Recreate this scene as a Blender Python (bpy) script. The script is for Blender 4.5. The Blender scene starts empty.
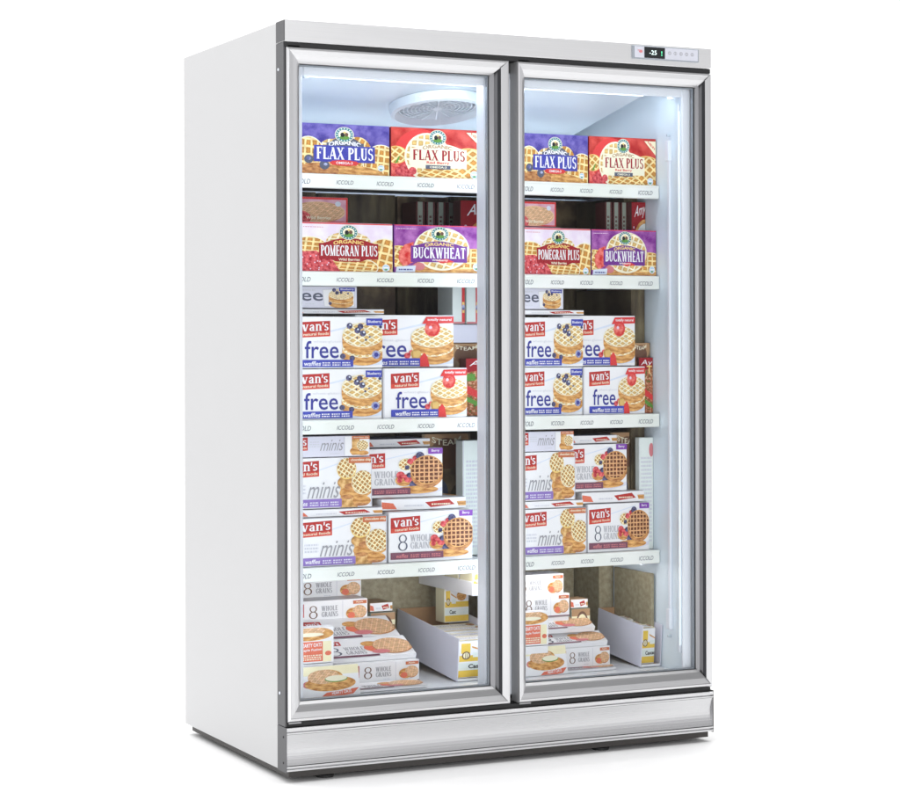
import bpy, math, random
from mathutils import Vector, Matrix

random.seed(7)
SC = bpy.context.scene
COL = SC.collection
PI = math.pi

# ---------------------------------------------------------------- camera
cam_data = bpy.data.cameras.new("camera")
cam = bpy.data.objects.new("camera", cam_data)
COL.objects.link(cam)
cam.location = (-2.0476, -5.1800, 1.1763)
cam.rotation_euler = (math.radians(90), 0.0024, -0.453655)
cam_data.sensor_width = 36.0
cam_data.lens = 36.0 * 2121.73 / 900.0
cam_data.shift_y = -54.3 / 900.0
cam_data.clip_start = 0.1
cam_data.clip_end = 500
SC.camera = cam

# ---------------------------------------------------------------- world (white studio surround)
world = bpy.data.worlds.new("World")
SC.world = world
world.use_nodes = True
wn, wl = world.node_tree.nodes, world.node_tree.links
wn.clear()
w_out = wn.new('ShaderNodeOutputWorld')
w_bg = wn.new('ShaderNodeBackground')
w_tc = wn.new('ShaderNodeTexCoord')
w_sep = wn.new('ShaderNodeSeparateXYZ')
w_ramp = wn.new('ShaderNodeValToRGB')
w_map = wn.new('ShaderNodeMapRange')
wl.new(w_tc.outputs['Generated'], w_sep.inputs[0])
w_map.inputs[1].default_value = -1.0
w_map.inputs[2].default_value = 1.0
wl.new(w_sep.outputs['Y'], w_map.inputs[0])
wl.new(w_map.outputs[0], w_ramp.inputs[0])
el = w_ramp.color_ramp.elements
el[0].position = 0.0; el[0].color = (0.90, 0.90, 0.91, 1)
el[1].position = 0.62; el[1].color = (1, 1, 1, 1)
e = el.new(0.30); e.color = (0.62, 0.62, 0.635, 1)
w_dot = wn.new('ShaderNodeVectorMath'); w_dot.operation = 'DOT_PRODUCT'; w_dot.inputs[1].default_value = (0.40, -0.55, 0.733)
wl.new(w_tc.outputs['Generated'], w_dot.inputs[0])
w_r2 = wn.new('ShaderNodeMapRange'); w_r2.inputs[1].default_value = 0.66; w_r2.inputs[2].default_value = 0.95
w_r2.inputs[3].default_value = 1.0; w_r2.inputs[4].default_value = 0.22
wl.new(w_dot.outputs['Value'], w_r2.inputs[0])
w_mul = wn.new('ShaderNodeVectorMath'); w_mul.operation = 'SCALE'
wl.new(w_ramp.outputs[0], w_mul.inputs[0]); wl.new(w_r2.outputs[0], w_mul.inputs[3])
wl.new(w_mul.outputs[0], w_bg.inputs[0])
w_bg.inputs[1].default_value = 1.22
wl.new(w_bg.outputs[0], w_out.inputs[0])

def area(name, loc, target, size, size_y, power, color=(1, 1, 1)):
    l = bpy.data.lights.new(name, 'AREA')
    l.shape = 'RECTANGLE'; l.size = size; l.size_y = size_y
    l.energy = power; l.color = color
    o = bpy.data.objects.new(name, l)
    COL.objects.link(o)
    o.location = loc
    o.rotation_euler = (Vector(target) - Vector(loc)).to_track_quat('-Z', 'Y').to_euler()
    return o
area('softbox_overhead', (0.6, 1.0, 6.2), (0.6, 1.2, 0), 9.0, 8.0, 470)
area('softbox_front', (-0.2, -5.6, 1.0), (0.6, 0, 0.9), 1.6, 1.6, 70)

SC.view_settings.view_transform = 'Standard'
SC.view_settings.look = 'None'
SC.view_settings.exposure = 0.0
SC.view_settings.gamma = 1.0

# ---------------------------------------------------------------- materials
def new_mat(name):
    m = bpy.data.materials.new(name)
    m.use_nodes = True
    return m, m.node_tree.nodes, m.node_tree.links, m.node_tree.nodes['Principled BSDF']

def plain(name, col, rough=0.5, metal=0.0, var=0.06, scale=8.0, coord='Object', stretch=(1, 1, 1), bump=0.0, spec=0.5):
    """base colour with a faint mottling, and optional bump"""
    m, n, l, b = new_mat(name)
    tc = n.new('ShaderNodeTexCoord'); mp = n.new('ShaderNodeMapping'); nz = n.new('ShaderNodeTexNoise')
    mp.inputs['Scale'].default_value = stretch
    nz.inputs['Scale'].default_value = scale; nz.inputs['Detail'].default_value = 4
    l.new(tc.outputs[coord], mp.inputs[0]); l.new(mp.outputs[0], nz.inputs[0])
    mx = n.new('ShaderNodeMix'); mx.data_type = 'RGBA'
    mx.inputs[6].default_value = tuple(max(0, c * (1 - var)) for c in col) + (1,)
    mx.inputs[7].default_value = tuple(min(1, c * (1 + var)) for c in col) + (1,)
    l.new(nz.outputs[0], mx.inputs[0]); l.new(mx.outputs[2], b.inputs['Base Color'])
    b.inputs['Roughness'].default_value = rough
    b.inputs['Metallic'].default_value = metal
    b.inputs['Specular IOR Level'].default_value = spec
    if bump:
        bp = n.new('ShaderNodeBump'); bp.inputs['Strength'].default_value = bump; bp.inputs['Distance'].default_value = 0.002
        l.new(nz.outputs[0], bp.inputs['Height']); l.new(bp.outputs[0], b.inputs['Normal'])
    return m

def cloud(name, c1, c2, scale=3.0, rough=0.4, c3=None, stretch=(1, 1, 1), detail=6, coord='UV', lo=0.35, hi=0.65):
    """printed photographic area: two or three colours blended by noise in the print's own UV"""
    m, n, l, b = new_mat(name)
    tc = n.new('ShaderNodeTexCoord'); mp = n.new('ShaderNodeMapping'); nz = n.new('ShaderNodeTexNoise')
    mp.inputs['Scale'].default_value = stretch
    nz.inputs['Scale'].default_value = scale; nz.inputs['Detail'].default_value = detail
    r = n.new('ShaderNodeValToRGB')
    r.color_ramp.elements[0].position = lo; r.color_ramp.elements[0].color = c1 + (1,)
    r.color_ramp.elements[1].position = hi; r.color_ramp.elements[1].color = c2 + (1,)
    if c3:
        e = r.color_ramp.elements.new((lo + hi) / 2); e.color = c3 + (1,)
    l.new(tc.outputs[coord], mp.inputs[0]); l.new(mp.outputs[0], nz.inputs[0]); l.new(nz.outputs[0], r.inputs[0])
    l.new(r.outputs[0], b.inputs['Base Color'])
    b.inputs['Roughness'].default_value = rough
    b.inputs['Specular IOR Level'].default_value = 0.3
    return m

def waffle_mat(name, pit, pitdark, ridge, ridge2):
    """printed waffle: UV is in grid cells, ridges between darker pits"""
    m, n, l, b = new_mat(name)
    tc = n.new('ShaderNodeTexCoord')
    nz0 = n.new('ShaderNodeTexNoise'); nz0.inputs['Scale'].default_value = 1.3
    l.new(tc.outputs['UV'], nz0.inputs[0])
    wob = n.new('ShaderNodeVectorMath'); wob.operation = 'MULTIPLY_ADD'
    wob.inputs[1].default_value = (0.22, 0.22, 0); l.new(nz0.outputs[1], wob.inputs[0]); l.new(tc.outputs['UV'], wob.inputs[2])
    fr = n.new('ShaderNodeVectorMath'); fr.operation = 'FRACTION'; l.new(wob.outputs[0], fr.inputs[0])
    sb = n.new('ShaderNodeVectorMath'); sb.operation = 'SUBTRACT'; sb.inputs[1].default_value = (0.5, 0.5, 0.5); l.new(fr.outputs[0], sb.inputs[0])
    ab = n.new('ShaderNodeVectorMath'); ab.operation = 'ABSOLUTE'; l.new(sb.outputs[0], ab.inputs[0])
    sp = n.new('ShaderNodeSeparateXYZ'); l.new(ab.outputs[0], sp.inputs[0])
    mx = n.new('ShaderNodeMath'); mx.operation = 'MAXIMUM'; l.new(sp.outputs[0], mx.inputs[0]); l.new(sp.outputs[1], mx.inputs[1])
    r = n.new('ShaderNodeValToRGB'); cr = r.color_ramp
    cr.elements[0].position = 0.0; cr.elements[0].color = pit + (1,)
    cr.elements[1].position = 1.0; cr.elements[1].color = ridge2 + (1,)
    for p, c in ((0.22, pit), (0.27, pitdark), (0.31, pitdark), (0.35, ridge), (0.46, ridge2)):
        e = cr.elements.new(p); e.color = c + (1,)
    l.new(mx.outputs[0], r.inputs[0])
    nz = n.new('ShaderNodeTexNoise'); nz.inputs['Scale'].default_value = 0.9; nz.inputs['Detail'].default_value = 5
    l.new(tc.outputs['UV'], nz.inputs[0])
    mr = n.new('ShaderNodeMapRange'); mr.inputs[1].default_value = 0.3; mr.inputs[2].default_value = 0.7
    mr.inputs[3].default_value = 0.75; mr.inputs[4].default_value = 1.2
    l.new(nz.outputs[0], mr.inputs[0])
    mu = n.new('ShaderNodeVectorMath'); mu.operation = 'SCALE'
    l.new(r.outputs[0], mu.inputs[0]); l.new(mr.outputs[0], mu.inputs[3])
    l.new(mu.outputs[0], b.inputs['Base Color'])
    b.inputs['Roughness'].default_value = 0.4
    b.inputs['Specular IOR Level'].default_value = 0.3
    return m

def emit(name, col, strength):
    m, n, l, b = new_mat(name)
    b.inputs['Base Color'].default_value = col + (1,)
    b.inputs['Emission Color'].default_value = col + (1,)
    b.inputs['Emission Strength'].default_value = strength
    return m

def brushed(name, col, rough, stretch, var=0.05, metal=0.92):
    m = plain(name, col, rough, metal, var, 6.0, 'Object', stretch)
    n, l = m.node_tree.nodes, m.node_tree.links
    b = n['Principled BSDF']
    nz = [x for x in n if x.type == 'TEX_NOISE'][0]
    mr = n.new('ShaderNodeMapRange'); mr.inputs[3].default_value = rough - 0.05; mr.inputs[4].default_value = rough + 0.08
    l.new(nz.outputs[0], mr.inputs[0]); l.new(mr.outputs[0], b.inputs['Roughness'])
    bp = n.new('ShaderNodeBump'); bp.inputs['Strength'].default_value = 0.03; bp.inputs['Distance'].default_value = 0.0006
    l.new(nz.outputs[0], bp.inputs['Height']); l.new(bp.outputs[0], b.inputs['Normal'])
    return m

M = {}
M['floor'] = plain('studio_floor', (0.95, 0.95, 0.95), 0.6, 0, 0.01, 0.5, spec=0.15)
M['panel'] = plain('white_coated_steel', (0.555, 0.555, 0.56), 0.40, 0, 0.012, 1.5, spec=0.4)
M['steel_h'] = brushed('brushed_steel_horizontal', (0.665, 0.665, 0.675), 0.30, (0.6, 30, 90))
M['steel_v'] = brushed('brushed_steel_vertical', (0.69, 0.69, 0.70), 0.30, (90, 30, 0.6))
M['steel_head'] = brushed('brushed_steel_header', (0.82, 0.82, 0.825), 0.32, (0.6, 30, 90))  # paler base colour stands in for brighter reflections at the top
M['steel_kick'] = brushed('brushed_steel_kick', (0.62, 0.62, 0.63), 0.24, (0.25, 30, 110), 0.025)  # darker base colour stands in for dimmer reflections low on the front
M['gap_grey'] = plain('door_edge_grey', (0.36, 0.36, 0.365), 0.4, 0.3, 0.05, 3)
M['dark_reflection'] = brushed('dark_reflection_steel', (0.05, 0.05, 0.055), 0.33, (60, 60, 0.8), 0.08, 0.85)  # dark reflection on the right stiles, put into the steel colour
M['grey_reflection_steel'] = brushed('grey_reflection_steel', (0.20, 0.20, 0.21), 0.35, (60, 60, 0.8), 0.06, 0.85)  # greyer step of the painted reflection on the right stiles
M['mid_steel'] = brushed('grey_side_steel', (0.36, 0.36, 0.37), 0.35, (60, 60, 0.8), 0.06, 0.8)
M['trim_grey'] = plain('grey_painted_trim', (0.10, 0.10, 0.105), 0.42, 0.0, 0.05, 3, spec=0.3)
M['black'] = plain('black_rubber', (0.012, 0.012, 0.013), 0.6, 0, 0.2, 20)
M['base'] = plain('dark_cap_and_shadow', (0.05, 0.045, 0.042), 0.5, 0.2, 0.2, 6)  # end cap colour, also the painted shadow under the cabinet
M['liner'] = plain('pale_blue_liner', (0.76, 0.85, 0.92), 0.38, 0, 0.02, 2)
M['liner_white'] = plain('pale_liner_trim', (0.82, 0.86, 0.93), 0.35, 0, 0.02, 2)
M['unit'] = plain('evaporator_cover', (0.64, 0.74, 0.82), 0.35, 0.0, 0.02, 2)
M['grille'] = plain('fan_grille_plastic', (0.70, 0.78, 0.84), 0.4, 0, 0.03, 10)
M['grille_dark'] = plain('fan_recess', (0.54, 0.61, 0.67), 0.5, 0, 0.1, 12)
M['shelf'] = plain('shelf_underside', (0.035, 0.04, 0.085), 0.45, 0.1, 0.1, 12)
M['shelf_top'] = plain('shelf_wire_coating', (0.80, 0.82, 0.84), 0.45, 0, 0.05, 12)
M['rail'] = cloud('price_rail_plastic', (0.78, 0.82, 0.76), (0.87, 0.88, 0.86), 0.45, 0.3, coord='Object', stretch=(9, 1, 12))
M['led'] = emit('led_tube', (0.86, 0.94, 1.0), 4.0)
M['led_soft'] = emit('led_strip', (0.86, 0.94, 1.0), .3)
M['led_top'] = emit('led_top_tube', (0.86, 0.94, 1.0), 14.0)
M['fill_rear'] = emit('fill_rear_tube', (0.94, 0.97, 1.0), 13.0)  # hidden fill, added to brighten the evaporator cover and back wall
M['fill_low'] = emit('fill_low_tube', (1.0, 0.97, 0.93), 20.0)  # hidden fill, added to brighten the bottom compartment
M['display'] = plain('display_black', (0.008, 0.01, 0.012), 0.15, 0, 0.1, 5)
M['digit'] = emit('display_digits', (0.75, 0.95, 0.92), .75)
M['digit_green'] = emit('display_green', (0.1, 0.7, 0.35), .6)
M['ctrl'] = plain('control_panel_plastic', (0.58, 0.59, 0.66), 0.4, 0, 0.03, 9)
M['ctrl_edge'] = plain('control_panel_bezel', (0.33, 0.36, 0.40), 0.4, 0.3, 0.05, 9)

def glass_mat():
    m = bpy.data.materials.new('door_glass'); m.use_nodes = True
    n, l = m.node_tree.nodes, m.node_tree.links
    n.clear()
    o = n.new('ShaderNodeOutputMaterial'); mix = n.new('ShaderNodeMixShader')
    t = n.new('ShaderNodeBsdfTransparent'); g = n.new('ShaderNodeBsdfGlossy'); f = n.new('ShaderNodeFresnel')
    t.inputs[0].default_value = (0.985, 0.992, 0.995, 1); g.inputs['Roughness'].default_value = 0.0
    f.inputs[0].default_value = 1.16
    l.new(f.outputs[0], mix.inputs[0]); l.new(t.outputs[0], mix.inputs[1]); l.new(g.outputs[0], mix.inputs[2])
    l.new(mix.outputs[0], o.inputs[0])
    return m
M['glass'] = glass_mat()

# print inks
def ink(k, col, var=0.05):
    M[k] = plain('print_' + k, col, 0.4, 0, var, 2.5, 'UV', spec=0.3)
ink('white', (0.84, 0.84, 0.86), 0.02); ink('cream', (0.86, 0.82, 0.64)); ink('logo_red', (0.46, 0.035, 0.03), 0.12)
ink('logo_red_bright', (0.62, 0.07, 0.045), 0.1); ink('navy', (0.045, 0.05, 0.28)); ink('band_blue', (0.055, 0.07, 0.42), 0.12)
ink('grey_text', (0.34, 0.34, 0.37)); ink('mid_text', (0.46, 0.46, 0.50)); ink('pale_text', (0.62, 0.63, 0.69)); ink('violet_band', (0.26, 0.17, 0.50), 0.15)
ink('purple_tag', (0.22, 0.06, 0.40)); ink('plum_band', (0.19, 0.07, 0.11), 0.15); ink('orange_tag', (0.55, 0.15, 0.06), 0.12)
ink('tag_red', (0.68, 0.05, 0.05)); ink('dark_red', (0.33, 0.012, 0.02), 0.12); ink('teal', (0.035, 0.20, 0.22), 0.2)
ink('gold', (0.85, 0.62, 0.20)); ink('leaf', (0.12, 0.30, 0.05), 0.3); ink('ink_black', (0.015, 0.015, 0.018))
ink('slate', (0.10, 0.11, 0.16), 0.2); ink('sky', (0.45, 0.63, 0.80)); ink('pale_blue', (0.66, 0.72, 0.84), 0.05)
ink('pink', (0.78, 0.60, 0.72)); ink('yellow', (0.80, 0.55, 0.08), 0.08); ink('pale_yellow', (0.86, 0.80, 0.55))
ink('deep_blue', (0.055, 0.06, 0.38), 0.15); ink('deep_violet', (0.16, 0.03, 0.27), 0.25); ink('coral', (0.72, 0.17, 0.10), 0.1)
ink('olive_grey', (0.32, 0.37, 0.31), 0.15); ink('maroon', (0.12, 0.03, 0.03), 0.3); ink('brown', (0.16, 0.08, 0.05), 0.2)
ink('mint', (0.76, 0.82, 0.79), 0.05); ink('kraft', (0.42, 0.25, 0.13), 0.15); ink('lavender', (0.70, 0.70, 0.80), 0.03)
ink('pale_red', (0.62, 0.20, 0.22), 0.1)
M['purple_sky'] = cloud('print_purple_sky', (0.055, 0.04, 0.26), (0.19, 0.15, 0.46), 2.6)
M['red_sky'] = cloud('print_red_sky', (0.40, 0.010, 0.010), (0.68, 0.09, 0.07), 1.6)
M['magenta_sky'] = cloud('print_magenta_sky', (0.19, 0.02, 0.24), (0.45, 0.16, 0.47), 2.2)
M['pink_sky'] = cloud('print_pink_sky', (0.78, 0.66, 0.80), (0.86, 0.80, 0.86), 2.0)
M['pink_carton'] = cloud('print_pink_carton', (0.62, 0.30, 0.40), (0.78, 0.48, 0.58), 2.0)
M['crust'] = cloud('print_waffle_crust', (0.44, 0.17, 0.04), (0.82, 0.48, 0.17), 3.5, stretch=(1, 3, 1))
M['crust_dark'] = cloud('print_waffle_crust_dark', (0.30, 0.10, 0.035), (0.68, 0.34, 0.13), 4.5, stretch=(1, 2, 1))
M['nuggets'] = cloud('print_waffle_pieces', (0.36, 0.17, 0.05), (0.82, 0.55, 0.25), 5.0, c3=(0.62, 0.34, 0.11))
M['berry_dark'] = cloud('print_dark_berries', (0.012, 0.012, 0.04), (0.14, 0.14, 0.28), 9.0)
M['berry_blue'] = cloud('print_pale_blueberry', (0.10, 0.11, 0.30), (0.50, 0.54, 0.74), 6.0)
M['berry_red'] = cloud('print_red_berries', (0.36, 0.006, 0.02), (0.82, 0.16, 0.17), 7.0)
M['strawberry'] = cloud('print_strawberry', (0.60, 0.02, 0.02), (0.86, 0.24, 0.20), 5.0)
M['seeds'] = cloud('print_mixed_seeds', (0.12, 0.035, 0.02), (0.78, 0.52, 0.28), 10.0, c3=(0.46, 0.22, 0.08))
M['salad'] = cloud('print_salad', (0.05, 0.16, 0.03), (0.66, 0.52, 0.30), 9.0, c3=(0.42, 0.08, 0.04))
M['w_gold'] = waffle_mat('print_waffle_gold', (0.60, 0.27, 0.05), (0.42, 0.15, 0.03), (0.84, 0.60, 0.20), (0.88, 0.72, 0.38))
M['w_brown'] = waffle_mat('print_waffle_brown', (0.16, 0.045, 0.02), (0.10, 0.025, 0.012), (0.62, 0.30, 0.12), (0.76, 0.44, 0.22))
M['w_pale'] = waffle_mat('print_waffle_pale', (0.74, 0.50, 0.17), (0.54, 0.30, 0.08), (0.88, 0.76, 0.48), (0.90, 0.85, 0.66))
M['w_dot'] = waffle_mat('print_waffle_small', (0.48, 0.24, 0.06), (0.42, 0.20, 0.05), (0.86, 0.70, 0.34), (0.89, 0.82, 0.58))
M['w_faded'] = waffle_mat('print_waffle_faded', (0.66, 0.44, 0.24), (0.55, 0.28, 0.14), (0.72, 0.42, 0.26), (0.80, 0.55, 0.34))
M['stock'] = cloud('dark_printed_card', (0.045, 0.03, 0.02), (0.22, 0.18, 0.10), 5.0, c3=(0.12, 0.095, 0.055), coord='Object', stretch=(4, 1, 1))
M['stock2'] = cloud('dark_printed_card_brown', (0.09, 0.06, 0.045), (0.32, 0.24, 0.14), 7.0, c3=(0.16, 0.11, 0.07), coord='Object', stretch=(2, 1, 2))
M['pebble'] = cloud('olive_pebbled_card', (0.27, 0.23, 0.15), (0.38, 0.34, 0.23), 60.0, coord='Object', stretch=(1, 1, 1))

# ---------------------------------------------------------------- mesh builder
class MB:
    def __init__(s):
        s.v = []; s.f = []; s.m = []; s.uv = []; s.mats = []; s.smooth = []
    def mi(s, k):
        if k not in s.mats: s.mats.append(k)
        return s.mats.index(k)
    def face(s, pts, k, uv=None, smooth=False):
        b = len(s.v); s.v += [tuple(p) for p in pts]
        s.f.append(tuple(range(b, b + len(pts)))); s.m.append(s.mi(k))
        s.uv.append(uv or [(p[0] * 8, p[2] * 8) for p in pts]); s.smooth.append(smooth)
    def box(s, x0, x1, y0, y1, z0, z1, k, top=None, front=None, left=None, bottom=None):
        s.face([(x0, y0, z0), (x1, y0, z0), (x1, y0, z1), (x0, y0, z1)], front or k)
        s.face([(x1, y1, z0), (x0, y1, z0), (x0, y1, z1), (x1, y1, z1)], k)
        s.face([(x0, y1, z0), (x0, y0, z0), (x0, y0, z1), (x0, y1, z1)], left or k)
        s.face([(x1, y0, z0), (x1, y1, z0), (x1, y1, z1), (x1, y0, z1)], k)
        s.face([(x0, y0, z1), (x1, y0, z1), (x1, y1, z1), (x0, y1, z1)], top or k)
        s.face([(x0, y1, z0), (x1, y1, z0), (x1, y0, z0), (x0, y0, z0)], bottom or k)
    def bev(s, x0, x1, y0, y1, z0, z1, k, b=0.002):
        """box with chamfered edges"""
        xs, ys, zs = (x0, x1), (y0, y1), (z0, z1)
        def P(i, j, l, ax):
            p = [xs[i], ys[j], zs[l]]
            for a, q in ((0, i), (1, j), (2, l)):
                if a != ax: p[a] += b if q == 0 else -b
            return tuple(p)
        def add(pts, n):
            a = Vector(pts[1]) - Vector(pts[0]); c = Vector(pts[2]) - Vector(pts[1])
            if a.cross(c).dot(Vector(n)) < 0: pts = pts[::-1]
            s.face(pts, k)
        for ax in range(3):
            for q in (0, 1):
                o = [a for a in range(3) if a != ax]
                def mk(u, w):
                    idx = [0, 0, 0]; idx[ax] = q; idx[o[0]] = u; idx[o[1]] = w
                    return P(*idx, ax)
                n = [0, 0, 0]; n[ax] = 1 if q else -1
                add([mk(0, 0), mk(1, 0), mk(1, 1), mk(0, 1)], n)
        for ax in range(3):
            o = [a for a in range(3) if a != ax]
            for u in (0, 1):
                for w in (0, 1):
                    i0 = [0, 0, 0]; i0[o[0]] = u; i0[o[1]] = w; i1 = list(i0); i1[ax] = 1
                    n = [0, 0, 0]; n[o[0]] = 1 if u else -1; n[o[1]] = 1 if w else -1
                    add([P(*i0, o[0]), P(*i1, o[0]), P(*i1, o[1]), P(*i0, o[1])], n)
        for i in (0, 1):
            for j in (0, 1):
                for l in (0, 1):
                    add([P(i, j, l, 0), P(i, j, l, 1), P(i, j, l, 2)], (1 if i else -1, 1 if j else -1, 1 if l else -1))
    def tube(s, p0, p1, r, k, n=12, caps=True):
        p0 = Vector(p0); p1 = Vector(p1); d = (p1 - p0).normalized()
        a = d.orthogonal().normalized(); b = d.cross(a)
        ring = [(a * math.cos(2 * PI * i / n) + b * math.sin(2 * PI * i / n)) * r for i in range(n)]
        for i in range(n):
            j = (i + 1) % n
            s.face([p0 + ring[i], p0 + ring[j], p1 + ring[j], p1 + ring[i]], k, smooth=True)
        if caps:
            s.face([p0 + q for q in ring[::-1]], k); s.face([p1 + q for q in ring], k)
    def build(s, name, parent=None, loc=(0, 0, 0), merge=False):
        me = bpy.data.meshes.new(name)
        me.from_pydata(s.v, [], s.f)
        for k in s.mats: me.materials.append(M[k])
        me.polygons.foreach_set('material_index', s.m)
        me.polygons.foreach_set('use_smooth', s.smooth)
        ul = me.uv_layers.new(name='UVMap')
        flat = [c for f in s.uv for q in f for c in q]
        ul.data.foreach_set('uv', flat)
        me.validate(); me.update()
        if merge:
            import bmesh
            bm = bmesh.new(); bm.from_mesh(me)
            bmesh.ops.remove_doubles(bm, verts=bm.verts, dist=1e-5); bm.to_mesh(me); bm.free()
        o = bpy.data.objects.new(name, me); COL.objects.link(o)
        o.location = loc
        if parent: o.parent = parent
        return o

def tag(o, label=None, cat=None, group=None, kind=None):
    if label: o['label'] = label
    if cat: o['category'] = cat
    if group: o['group'] = group
    if kind: o['kind'] = kind
    return o
def empty(name, loc=(0, 0, 0)):
    o = bpy.data.objects.new(name, None); COL.objects.link(o); o.location = loc; o.empty_display_size = 0.1
    return o

# ---------------------------------------------------------------- lettering
_tc = {}
def glyphs_sans(txt, bold=0.0, res=3):
    key = (txt, bold)
    if key in _tc: return _tc[key]
    c = bpy.data.curves.new('t', 'FONT'); c.body = txt; c.offset = bold; c.resolution_u = res; c.fill_mode = 'FRONT'
    o = bpy.data.objects.new('t', c); COL.objects.link(o)
    dg = bpy.context.evaluated_depsgraph_get(); dg.update()
    me = bpy.data.meshes.new_from_object(o.evaluated_get(dg))
    vs = [(v.co.x, v.co.y) for v in me.vertices]; fs = [[vs[i] for i in p.vertices] for p in me.polygons]
    bpy.data.objects.remove(o); bpy.data.curves.remove(c); bpy.data.meshes.remove(me)
    x0 = min(v[0] for v in vs); x1 = max(v[0] for v in vs); y0 = min(v[1] for v in vs); y1 = max(v[1] for v in vs)
    out = [[((x - x0) / (x1 - x0), (y - y0) / (y1 - y0)) for x, y in f] for f in fs]
    _tc[key] = out
    return out

def _line(x0, y0, x1, y1, t):
    """stroke with horizontal ends for slanted stems"""
    if abs(y1 - y0) < 1e-4:
        return [(x0, y0 - t / 2), (x1, y0 - t / 2), (x1, y0 + t / 2), (x0, y0 + t / 2)]
    return [(x0 - t / 2, y0), (x0 + t / 2, y0), (x1 + t / 2, y1), (x1 - t / 2, y1)]
def _arc(cx, cy, rx, ry, a0, a1, tv, th, n=14):
    """bowl: tv = thickness where the stroke runs vertically, th where it runs horizontally"""
    out = []
    for i in range(n):
        q = []
        for a, side in ((i, 1), (i + 1, 1), (i + 1, -1), (i, -1)):
            A = math.radians(a0 + (a1 - a0) * a / n)
            c, sn = math.cos(A), math.sin(A)
            q.append((cx + (rx + side * tv / 2) * c, cy + (ry + side * th / 2) * sn))
        out.append(q)
    return out
def _ser(x, y, w=.30, h=.055):
    return [(x - w / 2, y), (x + w / 2, y), (x + w / 2, y + h), (x - w / 2, y + h)]
TH, TN = .225, .095
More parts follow.
